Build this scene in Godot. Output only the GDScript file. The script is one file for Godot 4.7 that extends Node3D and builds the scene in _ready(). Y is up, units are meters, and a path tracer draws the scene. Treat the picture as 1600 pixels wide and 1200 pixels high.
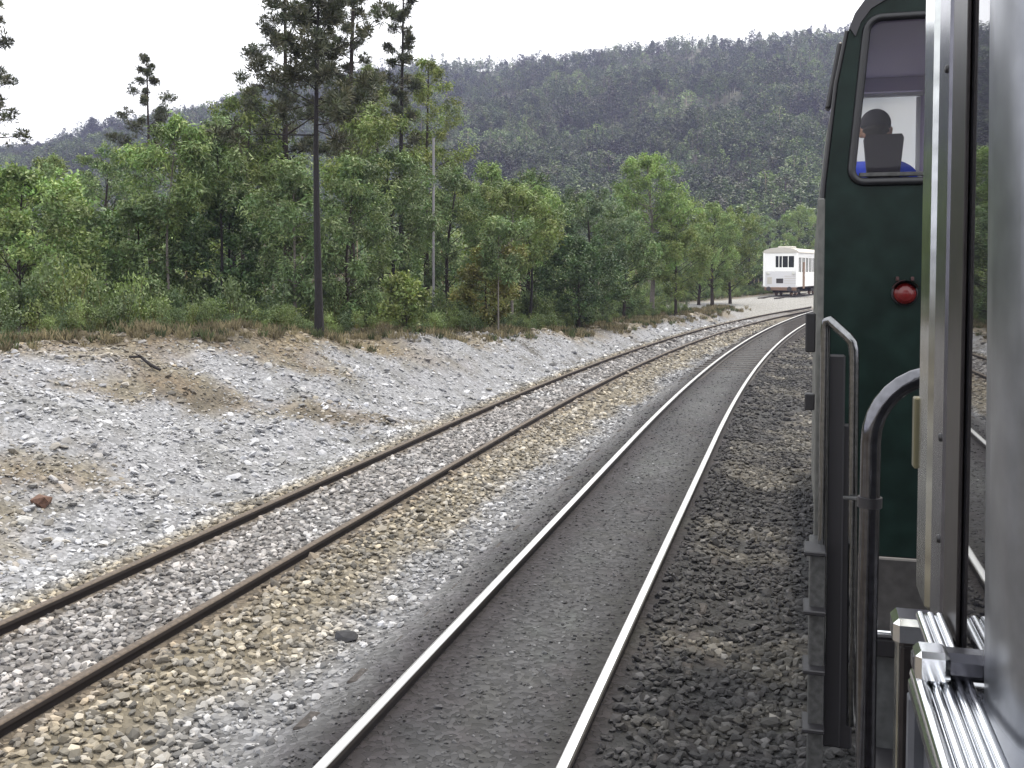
extends Node3D
# A narrow-gauge line seen from a carriage window: two tracks, a gravel bank, woodland, a hill and the locomotive ahead.

var rng := RandomNumberGenerator.new()
var rough := FastNoiseLite.new()
var fine := FastNoiseLite.new()
var used := {}

# ---------------------------------------------------------------- names and metas
func numbered(called: String) -> String:
	var n: int = used.get(called, 0)
	used[called] = n + 1
	return called if n == 0 else "%s_%03d" % [called, n]

func tag(o: Node, label: String, category: String, group := "") -> void:
	o.set_meta("label", label)
	o.set_meta("category", category)
	if group:
		o.set_meta("group", group)

func thing(called: String, label: String, category: String, at := Vector3.ZERO, group := "") -> Node3D:
	var o := Node3D.new()
	o.name = numbered(called)
	add_child(o)
	o.position = at
	tag(o, label, category, group)
	return o

func put(called: String, m: Mesh, mat: Material, parent: Node = null) -> MeshInstance3D:
	var o := MeshInstance3D.new()
	o.name = called if parent else numbered(called)
	o.mesh = m
	o.material_override = mat
	(parent if parent else self).add_child(o, true)
	return o

func scatter(called: String, m: Mesh, mat: Material, where: Array, tint: PackedColorArray, parent: Node = null) -> MultiMeshInstance3D:
	var mm := MultiMesh.new()
	mm.transform_format = MultiMesh.TRANSFORM_3D
	mm.use_colors = true
	mm.mesh = m
	mm.instance_count = where.size()
	for i in where.size():
		mm.set_instance_transform(i, where[i])
		mm.set_instance_color(i, tint[i])
	var o := MultiMeshInstance3D.new()
	o.name = called if parent else numbered(called)
	o.multimesh = mm
	o.material_override = mat
	o.set_meta("kind", "stuff")
	(parent if parent else self).add_child(o, true)
	return o

# ---------------------------------------------------------------- mesh building
class Shape:
	var v := PackedVector3Array()
	var n := PackedVector3Array()
	var c := PackedColorArray()
	func tri(a: Vector3, b: Vector3, d: Vector3, na: Vector3, nb: Vector3, nd: Vector3, col := Color.WHITE) -> void:
		if (b - a).cross(d - a).dot(na + nb + nd) > 0.0:
			v.append_array([a, d, b]); n.append_array([na, nd, nb])
		else:
			v.append_array([a, b, d]); n.append_array([na, nb, nd])
		c.append_array([col, col, col])
	func flat(a: Vector3, b: Vector3, d: Vector3, out: Vector3, col := Color.WHITE) -> void:
		var k := (b - a).cross(d - a).normalized()
		if k.dot(out) < 0.0: k = -k
		tri(a, b, d, k, k, k, col)
	func quad(a: Vector3, b: Vector3, d: Vector3, e: Vector3, out: Vector3, col := Color.WHITE) -> void:
		flat(a, b, d, out, col); flat(a, d, e, out, col)
	func box(mid: Vector3, size: Vector3, bevel := 0.004, turn := Basis.IDENTITY, col := Color.WHITE) -> void:
		var h := size / 2.0
		var bv: float = minf(bevel, minf(h.x, minf(h.y, h.z)) * 0.9)
		var p := {}
		for sx in [-1, 1]:
			for sy in [-1, 1]:
				for sz in [-1, 1]:
					var s := Vector3(sx, sy, sz)
					var k := h * s
					p[[sx, sy, sz, 0]] = mid + turn * (k - Vector3(0, sy, sz) * bv)
					p[[sx, sy, sz, 1]] = mid + turn * (k - Vector3(sx, 0, sz) * bv)
					p[[sx, sy, sz, 2]] = mid + turn * (k - Vector3(sx, sy, 0) * bv)
					flat(p[[sx, sy, sz, 0]], p[[sx, sy, sz, 1]], p[[sx, sy, sz, 2]], turn * s, col)
		for s in [-1, 1]:
			quad(p[[s, -1, -1, 0]], p[[s, 1, -1, 0]], p[[s, 1, 1, 0]], p[[s, -1, 1, 0]], turn * Vector3(s, 0, 0), col)
			quad(p[[-1, s, -1, 1]], p[[1, s, -1, 1]], p[[1, s, 1, 1]], p[[-1, s, 1, 1]], turn * Vector3(0, s, 0), col)
			quad(p[[-1, -1, s, 2]], p[[1, -1, s, 2]], p[[1, 1, s, 2]], p[[-1, 1, s, 2]], turn * Vector3(0, 0, s), col)
			for r in [-1, 1]:
				quad(p[[s, r, -1, 0]], p[[s, r, 1, 0]], p[[s, r, 1, 1]], p[[s, r, -1, 1]], turn * Vector3(s, r, 0), col)
				quad(p[[s, -1, r, 0]], p[[s, 1, r, 0]], p[[s, 1, r, 2]], p[[s, -1, r, 2]], turn * Vector3(s, 0, r), col)
				quad(p[[-1, s, r, 1]], p[[1, s, r, 1]], p[[1, s, r, 2]], p[[-1, s, r, 2]], turn * Vector3(0, s, r), col)
	func tube(path: PackedVector3Array, radii: Array, sides := 10, col := Color.WHITE, caps := true) -> void:
		var last := path.size() - 1
		var side := Vector3.ZERO
		var rings := []
		for i in path.size():
			var t := (path[mini(i + 1, last)] - path[maxi(i - 1, 0)]).normalized()
			if side == Vector3.ZERO:
				side = t.cross(Vector3.UP if absf(t.y) < 0.9 else Vector3.RIGHT).normalized()
			side = (side - t * side.dot(t)).normalized()
			var up := t.cross(side)
			var ring := PackedVector3Array()
			for k in sides:
				var a := TAU * k / sides
				ring.append(side * cos(a) + up * sin(a))
			rings.append(ring)
		for i in last:
			var r0: float = radii[i] if radii.size() > 1 else radii[0]
			var r1: float = radii[i + 1] if radii.size() > 1 else radii[0]
			for k in sides:
				var q := (k + 1) % sides
				var a: Vector3 = rings[i][k]
				var b: Vector3 = rings[i][q]
				var d: Vector3 = rings[i + 1][q]
				var e: Vector3 = rings[i + 1][k]
				tri(path[i] + a * r0, path[i] + b * r0, path[i + 1] + d * r1, a, b, d, col)
				tri(path[i] + a * r0, path[i + 1] + d * r1, path[i + 1] + e * r1, a, d, e, col)
		if caps:
			for end in [0, last]:
				var r: float = radii[end] if radii.size() > 1 else radii[0]
				var out := (path[end] - path[1 if end == 0 else last - 1]).normalized()
				for k in sides:
					flat(path[end], path[end] + rings[end][k] * r, path[end] + rings[end][(k + 1) % sides] * r, out, col)
	# a closed outline in x and y drawn from z0 to z1
	func prism(outline: PackedVector2Array, z0: float, z1: float, col := Color.WHITE) -> void:
		var mid := Vector2.ZERO
		for p in outline: mid += p / outline.size()
		for i in outline.size():
			var a := outline[i]
			var b := outline[(i + 1) % outline.size()]
			var d := (b - a).orthogonal().normalized()
			if d.dot((a + b) / 2.0 - mid) < 0.0: d = -d
			quad(Vector3(a.x, a.y, z0), Vector3(b.x, b.y, z0), Vector3(b.x, b.y, z1), Vector3(a.x, a.y, z1), Vector3(d.x, d.y, 0), col)
		var t := Geometry2D.triangulate_polygon(outline)
		for i in range(0, t.size(), 3):
			for z in [z0, z1]:
				flat(Vector3(outline[t[i]].x, outline[t[i]].y, z), Vector3(outline[t[i + 1]].x, outline[t[i + 1]].y, z), Vector3(outline[t[i + 2]].x, outline[t[i + 2]].y, z), Vector3(0, 0, signf(z * 2.0 - z0 - z1)), col)
	# a profile (radius, height) spun round an axis
	func lathe(profile: Array, at: Vector3, axis: Vector3, sides := 20, col := Color.WHITE) -> void:
		var s := axis.cross(Vector3.UP if absf(axis.y) < 0.9 else Vector3.RIGHT).normalized()
		var u := axis.cross(s)
		for i in profile.size() - 1:
			var p: Vector2 = profile[i]
			var q: Vector2 = profile[i + 1]
			var nn := Vector2(q.y - p.y, p.x - q.x).normalized()
			if nn.x < 0 or (nn.x == 0 and nn.y < 0): nn = -nn
			for k in sides:
				var a := TAU * k / sides
				var b := TAU * (k + 1) / sides
				var da := s * cos(a) + u * sin(a)
				var db := s * cos(b) + u * sin(b)
				var na := (da * nn.x + axis * nn.y)
				var nb := (db * nn.x + axis * nn.y)
				if p.x > 0.0001: tri(at + da * p.x + axis * p.y, at + db * p.x + axis * p.y, at + db * q.x + axis * q.y, na, nb, nb, col)
				if q.x > 0.0001: tri(at + da * p.x + axis * p.y, at + db * q.x + axis * q.y, at + da * q.x + axis * q.y, na, nb, na, col)
	func mesh() -> ArrayMesh:
		var a := []
		a.resize(Mesh.ARRAY_MAX)
		a[Mesh.ARRAY_VERTEX] = v
		a[Mesh.ARRAY_NORMAL] = n
		a[Mesh.ARRAY_COLOR] = c
		var m := ArrayMesh.new()
		m.add_surface_from_arrays(Mesh.PRIMITIVE_TRIANGLES, a)
		return m

func one_box(mid: Vector3, size: Vector3, bevel := 0.004, turn := Basis.IDENTITY) -> ArrayMesh:
	var s := Shape.new()
	s.box(mid, size, bevel, turn)
	return s.mesh()

func one_tube(path: Array, radius: float, sides := 12) -> ArrayMesh:
	var s := Shape.new()
	s.tube(PackedVector3Array(path), [radius], sides)
	return s.mesh()

# ---------------------------------------------------------------- materials
func paint(c: Color, roughness := 0.7, metallic := 0.0) -> StandardMaterial3D:   # c is a linear base colour
	var m := StandardMaterial3D.new()
	m.albedo_color = c.linear_to_srgb()
	m.roughness = roughness
	m.metallic = metallic
	return m

func tinted(roughness := 0.9) -> StandardMaterial3D:
	var m := StandardMaterial3D.new()
	m.vertex_color_use_as_albedo = true
	m.roughness = roughness
	return m

func noise_texture(kind: int, frequency: float, from: float, to: float, size := 512, seed_ := 1) -> NoiseTexture2D:
	var f := FastNoiseLite.new()
	f.seed = seed_
	f.noise_type = kind
	f.frequency = frequency
	f.cellular_return_type = FastNoiseLite.RETURN_CELL_VALUE
	f.cellular_jitter = 1.0
	f.fractal_type = FastNoiseLite.FRACTAL_NONE if kind == FastNoiseLite.TYPE_CELLULAR else FastNoiseLite.FRACTAL_FBM
	var t := NoiseTexture2D.new()
	t.width = size
	t.height = size
	t.seamless = true
	t.noise = f
	var g := Gradient.new()
	g.set_color(0, Color(from, from, from))
	g.set_color(1, Color(to, to, to))
	t.color_ramp = g
	return t

func worn(m: StandardMaterial3D, scale: float, from: float, to: float, frequency := 0.02) -> StandardMaterial3D:
	m.albedo_texture = noise_texture(FastNoiseLite.TYPE_SIMPLEX_SMOOTH, frequency, from, to, 512, int(scale * 10.0) + 3)
	m.uv1_triplanar = true
	m.uv1_world_triplanar = true
	m.uv1_scale = Vector3.ONE * scale
	return m

# ---------------------------------------------------------------- the lie of the land
func steps(table: Array, k: float) -> float:        # table of [key, value], key falling or rising, straight between
	var up: bool = table[0][0] < table[-1][0]
	for i in table.size() - 1:
		var a = table[i]
		var b = table[i + 1]
		if (k <= b[0]) if up else (k >= b[0]):
			return lerpf(a[1], b[1], clampf((k - a[0]) / (b[0] - a[0]), 0.0, 1.0))
	return table[-1][1]

const BANK_HEIGHT := [[10, 1.3], [-12.3, 1.3], [-15.3, 1.25], [-17.5, 1.1], [-22.3, 0.85], [-29.4, 0.5], [-33.5, 0.36], [-47.0, 0.28], [-60.0, 0.3], [-85, 0.32], [-200, 0.3]]
const BANK_WIDTH := [[10, 6.0], [-9.0, 5.6], [-12.3, 4.9], [-15.3, 3.6], [-17.5, 2.8], [-22.3, 2.3], [-29.4, 1.7], [-33.5, 1.4], [-47, 1.2], [-200, 1.2]]
const RIDGE := [[-1200, 52], [-700, 58], [-437, 61], [-328, 62], [-291, 70], [-249, 83], [-216, 91], [-178, 94], [-141, 95], [-105, 94], [-80, 96], [-52, 98], [-18, 98.5], [15, 97], [63, 91], [150, 80], [500, 50], [900, 40]]

func middle_near(z: float) -> float:
	return -1.585 + pow(maxf(-14.0 - z, 0.0), 2) / 670.0
func middle_far(z: float) -> float:
	var d := maxf(-14.0 - z, 0.0)
	return -4.52 + pow(minf(d, 50.0), 2) / 465.0 + maxf(d - 50.0, 0.0) * 0.2
func middle_siding(z: float) -> float:
	return middle_far(z) - 4.25

func land(x: float, z: float) -> float:
	var near := absf(x - middle_near(z))
	var far := absf(x - middle_far(z))
	var h := -0.2 + 0.02 * rough.get_noise_2d(x * 9.0, z * 9.0)
	var bed := -0.090 - 0.046 * smoothstep(-20.0, -27.0, z)
	h = lerpf(bed, h, smoothstep(0.75, 1.25, near))
	h = lerpf(-0.088, h, smoothstep(0.75, 1.35, far))
	if x > -0.6:
		h = lerpf(h, -0.19, smoothstep(-0.6, 0.2, x))
	var u := middle_far(z) - 0.9 - x
	if u > 0.0:
		var hc := steps(BANK_HEIGHT, z)
		var w := steps(BANK_WIDTH, z)
		var t := clampf(u / w, 0.0, 1.0)
		var lump := rough.get_noise_2d(x * 2.2 + 40.0, z * 2.2) * 0.2 + rough.get_noise_2d(x * 7.0, z * 7.0 + 9.0) * 0.07 + fine.get_noise_2d(x * 20.0, z * 20.0) * 0.03
		var rise := t * t * (3.0 - 2.0 * t) * 0.45 + t * 0.55
		h += (hc - h) * rise + lump * smoothstep(0.0, 0.5, u) * clampf(hc, 0.15, 1.0)
		h += clampf(u - w, 0.0, 120.0) * 0.014
	return h

func hill_height(x: float, z: float) -> float:
	var t := clampf((-130.0 - z) / 320.0, 0.0, 1.0)
	var h := steps(RIDGE, x) * pow(t, 1.15) * (1.0 - 0.25 * smoothstep(-470.0, -700.0, z))
	return h - 1.0 + (rough.get_noise_2d(x * 0.12, z * 0.12) * 7.0 + rough.get_noise_2d(x * 0.4 + 70.0, z * 0.4) * 2.5) * smoothstep(0.0, 0.25, t) * (1.0 - 0.6 * smoothstep(0.8, 1.0, t))

func ground_color(x: float, z: float) -> Color:
	var near := x - middle_near(z)
	var far := x - middle_far(z)
	var a := rough.get_noise_2d(x * 3.0, z * 3.0)
	var b := rough.get_noise_2d(x * 11.0 + 30.0, z * 11.0)
	var c := Color(0.205, 0.178, 0.132)                                   # tan stones between the tracks
	c = c.lerp(Color(0.215, 0.215, 0.222), smoothstep(1.2, 1.7, far + 0.45 * a + 0.2 * b))
	c = c.lerp(Color(0.195, 0.182, 0.175).lerp(Color(0.24, 0.235, 0.235), smoothstep(0.0, 0.4, a)), smoothstep(0.75, 0.5, absf(far)))
	c = c.lerp(Color(0.15, 0.115, 0.078), 0.8 * smoothstep(0.30, 0.0, absf(absf(far) - 0.6)))
	# oily dirt along the track in use
	var far_off := smoothstep(-22.0, -55.0, z)
	c = c.lerp(Color(0.038, 0.036, 0.040), smoothstep(-1.35, -0.62, near + 0.18 * a) * (1.0 - 0.55 * far_off))
	if absf(near) < 0.56:
		c = c.lerp(Color(0.082, 0.084, 0.086), smoothstep(0.42, 0.12, absf(near)) * (0.75 + 0.7 * a))
	if near > 0.5:
		c = Color(0.034, 0.032, 0.032).lerp(Color(0.105, 0.094, 0.075), smoothstep(0.0, 0.45, a + b * 0.5) * 0.85)
		c = c.lerp(Color(0.15, 0.13, 0.095), smoothstep(-30.0, -46.0, z) * 0.7)
	c = c.lerp(Color(0.028, 0.026, 0.028), smoothstep(0.26, 0.10, absf(absf(near) - 0.57)) * 0.9)
	var u := -far - 0.9
	if u > -0.15:
		var w := steps(BANK_WIDTH, z)
		var grey := Color(0.305, 0.308, 0.325).lerp(Color(0.215, 0.215, 0.215), smoothstep(-0.1, 0.5, b))
		var soil := rough.get_noise_2d((x - z) * 0.9 + 11.0, (x + z) * 2.8) + 0.4 * a + 0.35 * b
		var high := u / w - 0.66 + 0.55 * smoothstep(-11.0, -5.0, z)
		var brown := Color(0.165, 0.122, 0.070).lerp(Color(0.235, 0.205, 0.15), smoothstep(-0.2, 0.3, b))
		grey = grey.lerp(brown, smoothstep(-0.20, 0.20, soil * 0.85 + high * 0.85) * 0.92 * smoothstep(-24.0, -15.0, z))
		grey = grey.lerp(Color(0.075, 0.062, 0.045), smoothstep(0.35, 0.6, soil * 0.9 + b * 0.5 + high * 0.3) * 0.7)
		c = c.lerp(grey, smoothstep(-0.1, 0.35, u))
		c = c.lerp(Color(0.20, 0.155, 0.085), smoothstep(w - 0.6, w, u + a) * 0.75)
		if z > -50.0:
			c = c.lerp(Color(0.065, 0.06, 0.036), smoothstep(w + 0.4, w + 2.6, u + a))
		else:
			var s := x - middle_siding(z)
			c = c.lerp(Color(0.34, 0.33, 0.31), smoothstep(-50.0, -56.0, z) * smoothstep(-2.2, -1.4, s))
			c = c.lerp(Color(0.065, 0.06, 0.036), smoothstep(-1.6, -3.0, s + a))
	return c

# ---------------------------------------------------------------- track
func rail_shape(centre: Callable, offset: float, y: float, z0: float, z1: float, part: int) -> ArrayMesh:
	# part 0: foot and web, part 1: the head with its running surface
	var o: Array = [[-0.055, -0.125], [-0.055, -0.115], [-0.010, -0.098], [-0.010, -0.044], [-0.032, -0.034], [-0.032, -0.011], [0.032, -0.011], [0.032, -0.034], [0.010, -0.044], [0.010, -0.098], [0.055, -0.115], [0.055, -0.125]] if part == 0 else [[-0.031, -0.013], [-0.030, -0.008], [-0.024, -0.002], [-0.012, 0.0], [0.012, 0.0], [0.024, -0.002], [0.030, -0.008], [0.031, -0.013]]
	var s := Shape.new()
	var n := int(absf(z1 - z0) / 0.75)
	var was := []
	for i in n + 1:
		var z := lerpf(z0, z1, float(i) / n)
		var tx: float = centre.call(z - 0.1) - centre.call(z + 0.1)
		var side := Vector3(0.2, 0, tx).normalized()
		var p := Vector3(centre.call(z), y, z) + side * offset
		var ring := []
		for k in o: ring.append(p + side * k[0] + Vector3.UP * k[1])
		if i > 0:
			for k in o.size():
				var q: int = (k + 1) % o.size()
				var d := Vector2(o[q][0] - o[k][0], o[q][1] - o[k][1]).orthogonal()
				if d.dot(Vector2(o[k][0] + o[q][0], o[k][1] + o[q][1] + (0.15 if part == 0 else 0.026)) / 2.0) < 0.0: d = -d
				s.quad(was[k], was[q], ring[q], ring[k], side * d.x + Vector3.UP * d.y)
		was = ring
	return s.mesh()

func lay_track(label: String, centre: Callable, y: float, z0: float, z1: float, head: Material, web: Material, wood: Material, lift: float, sleepers := true) -> void:
	var t := thing("railway_track", label, "railway track")
	for o in [-0.555, 0.555]:
		var r := put("rail", rail_shape(centre, o, y, z0, z1, 0), web, t)
		put("rail_head", rail_shape(centre, o, y, z0, z1, 1), head, r)
	if not sleepers: return
	var kinds := []
	for k in 3:
		var s := Shape.new()
		s.box(Vector3(0, -0.06, 0), Vector3(1.84 + 0.06 * k, 0.12, 0.19 + 0.015 * k), 0.012)
		kinds.append(s.mesh())
	var z := z0 - 0.3
	while z > z1:
		var o := put("sleeper", kinds[rng.randi() % 3], wood, t)
		var tx: float = centre.call(z - 0.5) - centre.call(z + 0.5)
		o.position = Vector3(centre.call(z) + rng.randf_range(-0.03, 0.03), y - 0.125 + lift, z)
		o.rotation.y = -atan(tx) + rng.randf_range(-0.02, 0.02)
		z -= 0.62 + rng.randf_range(-0.03, 0.03)

# ---------------------------------------------------------------- stones
func stone_mesh(k: int, squash := 0.7) -> ArrayMesh:
	var r := RandomNumberGenerator.new()
	r.seed = 100 + k
	var p := PackedVector3Array()
	var g := (1.0 + sqrt(5.0)) / 2.0
	for a in [[-1, g, 0], [1, g, 0], [-1, -g, 0], [1, -g, 0], [0, -1, g], [0, 1, g], [0, -1, -g], [0, 1, -g], [g, 0, -1], [g, 0, 1], [-g, 0, -1], [-g, 0, 1]]:
		p.append(Vector3(a[0], a[1] * squash, a[2]).normalized() * Vector3(1, squash, 1) * r.randf_range(0.62, 1.15))
	var s := Shape.new()
	for f in [[0, 11, 5], [0, 5, 1], [0, 1, 7], [0, 7, 10], [0, 10, 11], [1, 5, 9], [5, 11, 4], [11, 10, 2], [10, 7, 6], [7, 1, 8], [3, 9, 4], [3, 4, 2], [3, 2, 6], [3, 6, 8], [3, 8, 9], [4, 9, 5], [2, 4, 11], [6, 2, 10], [8, 6, 7], [9, 8, 1]]:
		s.flat(p[f[0]], p[f[1]], p[f[2]], p[f[0]] + p[f[1]] + p[f[2]])
	return s.mesh()

func far_side(x: float, z: float) -> bool:             # the finer grey gravel between the tracks
	var far := x - middle_far(z)
	return far > 1.45 and far < 2.1

func strew(mat: Material) -> void:
	var where := [[], [], [], [], [], []]
	var tint := [PackedColorArray(), PackedColorArray(), PackedColorArray(), PackedColorArray(), PackedColorArray(), PackedColorArray()]
	var bank := [[], [], []]
	var bank_tint := [PackedColorArray(), PackedColorArray(), PackedColorArray()]
	for band in [[-2.6, -9.0, 470.0, 1.0], [-9.0, -17.0, 340.0, 1.1], [-17.0, -28.0, 120.0, 1.4], [-28.0, -50.0, 45.0, 1.8]]:
		var left: float = band[1] * 0.95 - 1.0
		var count := int((0.9 - left) * (band[0] - band[1]) * band[2])
		for i in count:
			var z := rng.randf_range(band[1], band[0])
			var x := rng.randf_range(left, 0.9)
			if x < z * 0.93 - 1.0: continue
			var u := middle_far(z) - 0.9 - x
			var w := steps(BANK_WIDTH, z)
			if u > w + 1.2: continue
			var near := x - middle_near(z)
			var size: float = rng.randf_range(0.018, 0.042) * band[3]
			var lift := 0.25
			if absf(absf(near) - 0.555) < 0.09 or absf(absf(x - middle_far(z)) - 0.555) < 0.075: continue
			if far_side(x, z) and rng.randf() < 0.7: size *= 0.55
			if near > -1.05 and near < 0.55:
				if rng.randf() < 0.45: continue
				size *= rng.randf_range(0.3, 0.55)
				lift = 0.1
			elif near > 0.5:
				size *= rng.randf_range(0.6, 1.25)
			elif u > 0.3:
				if rng.randf() < 0.2: continue
				size *= 0.62 + 1.5 * pow(rng.randf(), 10.0)
				lift = 0.12
			if rng.randf() < 0.02: size *= 1.5
			var c := ground_color(x + rng.randfn(0.0, 0.22), z + rng.randfn(0.0, 0.22)) if u > 0.4 else ground_color(x, z)
			var grey := (c.r + c.g + c.b) / 3.0
			c = c.lerp(Color(grey, grey, grey), rng.randf() * 0.6)
			var f := rng.randf_range(0.4, 1.5) if rng.randf() < 0.84 else rng.randf_range(1.5, 2.3)
			if near > -1.05: f = rng.randf_range(0.5, 1.35) if rng.randf() < 0.93 else rng.randf_range(1.5, 2.8)
			if u > 0.3: f = lerpf(f, 1.0, 0.45)
			c = Color(minf(c.r * f, 0.72), minf(c.g * f, 0.72), minf(c.b * f, 0.72))
			var b := Basis.from_euler(Vector3(rng.randf_range(-0.6, 0.6), rng.randf() * TAU, rng.randf_range(-0.6, 0.6))) * Basis.from_scale(Vector3(size, size * rng.randf_range(0.7, 1.1), size * rng.randf_range(0.7, 1.1)))
			var t := Transform3D(b, Vector3(x, land(x, z) + size * lift, z))
			if u > 0.3:
				bank[i % 3].append(t); bank_tint[i % 3].append(c)
			else:
				where[i % 6].append(t); tint[i % 6].append(c)
	var bed := Node3D.new()
	bed.name = "ballast_stones"
	add_child(bed)
	tag(bed, "loose tan, grey and blackened ballast stones round the two tracks", "gravel")
	bed.set_meta("kind", "stuff")
	for k in 6: scatter("stones", stone_mesh(k), mat, where[k], tint[k], bed)
	var rubble := Node3D.new()
	rubble.name = "bank_rubble"
	add_child(rubble)
	tag(rubble, "pale grey and brown rubble lying on the bank left of the tracks", "rubble")
	rubble.set_meta("kind", "stuff")
	for k in 3: scatter("stones", stone_mesh(k + 6, 0.6), mat, bank[k], bank_tint[k], rubble)

# ---------------------------------------------------------------- plants
func leaf(s: Shape, at: Vector3, dir: Vector3, length: float, width: float, shade := 1.0) -> void:
	var side := dir.cross(Vector3(rng.randf_range(-1, 1), rng.randf_range(-1, 1), rng.randf_range(-1, 1))).normalized() * width / 2.0
	var up := side.cross(dir).normalized()
	var mid := at + dir * length * 0.45 + up * length * 0.08
	var tip := at + dir * length
	var col := Color(shade, shade, shade)
	s.tri(at, mid + side, tip, up, up, up, col)
	s.tri(at, tip, mid - side, up, up, up, col)

func any_direction() -> Vector3:
	var y := rng.randf_range(-1, 1)
	var a := rng.randf() * TAU
	var r := sqrt(1.0 - y * y)
	return Vector3(r * cos(a), y, r * sin(a))

var sprigs := {}
var bark := {}
var leaf_mat: StandardMaterial3D

func make_sprigs() -> void:
	for kind in ["gum", "pine", "broad"]:
		var set_ := []
		for k in 3:
			var s := Shape.new()
			if kind == "pine":
				for i in 26:
					var d := (any_direction() + Vector3(0, 0.5, 0)).normalized()
					leaf(s, d * 0.03, d, rng.randf_range(0.10, 0.17), 0.020, rng.randf_range(0.75, 1.2))
			elif kind == "gum":
				for i in 24:
					var d := (any_direction() * 0.8 + Vector3(0, -0.7, 0)).normalized()
					leaf(s, any_direction() * rng.randf_range(0.03, 0.17), d, rng.randf_range(0.08, 0.13), 0.028, rng.randf_range(0.7, 1.3))
			else:
				for i in 24:
					var d := (any_direction() + Vector3(0, 0.2, 0)).normalized()
					leaf(s, any_direction() * rng.randf_range(0.02, 0.15), d, rng.randf_range(0.06, 0.10), 0.046, rng.randf_range(0.7, 1.3))
			set_.append(s.mesh())
		sprigs[kind] = set_

# kind, foot, height, crown radius, share of the trunk that is bare, tone, how many leafy clumps, trunk radius
func grow(called: String, label: String, category: String, kind: String, at: Vector3, height: float, spread: float, bare: float, tone: Color, clumps: int, girth: float, barkname := "brown", lean := 0.0) -> void:
	var t := thing(called, label, category, at, "trees and shrubs along the edge of the wood")
	var s := Shape.new()
	var path := PackedVector3Array()
	var radii := []
	var drift := Vector3(rng.randf_range(-1, 1), 0, rng.randf_range(-1, 1)) * (0.02 if kind == "pine" else 0.06) * height
	var lean_v := Vector3(lean, 0, rng.randf_range(-0.3, 0.3) * lean) * height
	for i in 9:
		var f := i / 8.0
		path.append(Vector3(0, -0.25 + f * (height * 0.97 + 0.25), 0) + drift * sin(f * 5.0) * f + lean_v * f * f)
		radii.append(girth * lerpf(1.0, 0.16, pow(f, 0.85)) * (1.25 if i == 0 else 1.0))
	s.tube(path, radii, 9)
	var where := [[], [], []]
	var tint := PackedColorArray()
	var tints := [PackedColorArray(), PackedColorArray(), PackedColorArray()]
	var turn := rng.randf() * TAU
	for i in clumps:
		var f := lerpf(bare, 1.0, pow((i + rng.randf() * 0.9) / clumps, 0.9 if kind == "pine" else 1.0))
		var g := clampf(f, 0.0, 0.999) * 8.0
		var root := path[int(g)].lerp(path[int(g) + 1], g - int(g))
		turn += 2.4 + rng.randf_range(-0.5, 0.5)
		var shape := sin(clampf((f - bare) / (1.0 - bare), 0.0, 1.0) * PI * 0.82 + 0.45) if kind != "pine" else 1.15 - 0.85 * (f - bare) / (1.0 - bare)
		var reach: float = spread * clampf(shape, 0.15, 1.1) * (rng.randf_range(0.25, 1.15) if kind == "pine" else rng.randf_range(0.45, 1.1))
		var rise := rng.randf_range(-0.1, 0.65) if kind == "pine" else rng.randf_range(0.2, 0.95)
		var tip := root + Vector3(cos(turn), rise, sin(turn)) * reach
		if kind == "gum": tip.y = minf(tip.y, height * 1.03)
		var bend := root.lerp(tip, 0.5) + Vector3(0, reach * rng.randf_range(-0.12, 0.06), 0)
		var rr: float = maxf(girth * 0.32 * (1.1 - f), 0.008)
		s.tube(PackedVector3Array([root, bend, tip]), [rr, rr * 0.7, rr * 0.25], 5)
		var puff: float = clampf(reach * 0.32, 0.13, 0.28 if kind == "pine" else 0.42) * rng.randf_range(0.7, 1.25)
		var bright := rng.randf_range(0.7, 1.3)
		for part in 2:
			var heart := tip if part == 0 else bend.lerp(tip, rng.randf_range(0.1, 0.6))
			var many := int((17 if part == 0 else 8) * clampf(puff / 0.35, 0.6, 2.2))
			for j in many:
				var o := any_direction() * puff * pow(rng.randf(), 0.45)
				o.y *= 0.85
				var size := rng.randf_range(0.75, 1.35)
				var m := rng.randi() % 3
				where[m].append(Transform3D(Basis.from_euler(Vector3(rng.randf_range(-0.7, 0.7), rng.randf() * TAU, rng.randf_range(-0.7, 0.7))).scaled(Vector3.ONE * size), heart + o))
				var b := bright * rng.randf_range(0.65, 1.35)
				var yellow := rng.randf_range(0.82, 1.12)
				tints[m].append(Color(tone.r * b * yellow, tone.g * b, tone.b * b))
	put("trunk", s.mesh(), bark[barkname], t)
	for m in 3:
		scatter("crown", sprigs[kind][m], leaf_mat, where[m], tints[m], t)

func wood_tree(k: int, conifer: bool) -> ArrayMesh:          # a far tree, one metre tall to be scaled by its height
	var s := Shape.new()
	s.tube(PackedVector3Array([Vector3(0, -0.05, 0), Vector3(0.01, 0.45, 0), Vector3(0, 0.93, 0.01)]), [0.014, 0.010, 0.004], 5, Color(0.85, 0.5, 1.0), false)
	for i in 26:
		var f := (i + rng.randf()) / 26.0
		var a := i * 2.4 + rng.randf()
		var y := lerpf(0.30, 0.97, f)
		var r: float = (0.19 * (1.1 - f) if conifer else 0.24 * sin(f * 2.5 + 0.45)) * rng.randf_range(0.5, 1.1)
		var at := Vector3(cos(a) * r, y, sin(a) * r)
		var shade := 0.45 * rng.randf_range(0.7, 1.3)
		for j in 13:
			var d := any_direction()
			leaf(s, at + any_direction() * 0.055 * pow(rng.randf(), 0.5), d, rng.randf_range(0.035, 0.065), 0.028, shade * rng.randf_range(0.75, 1.25))
	return s.mesh()

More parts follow.
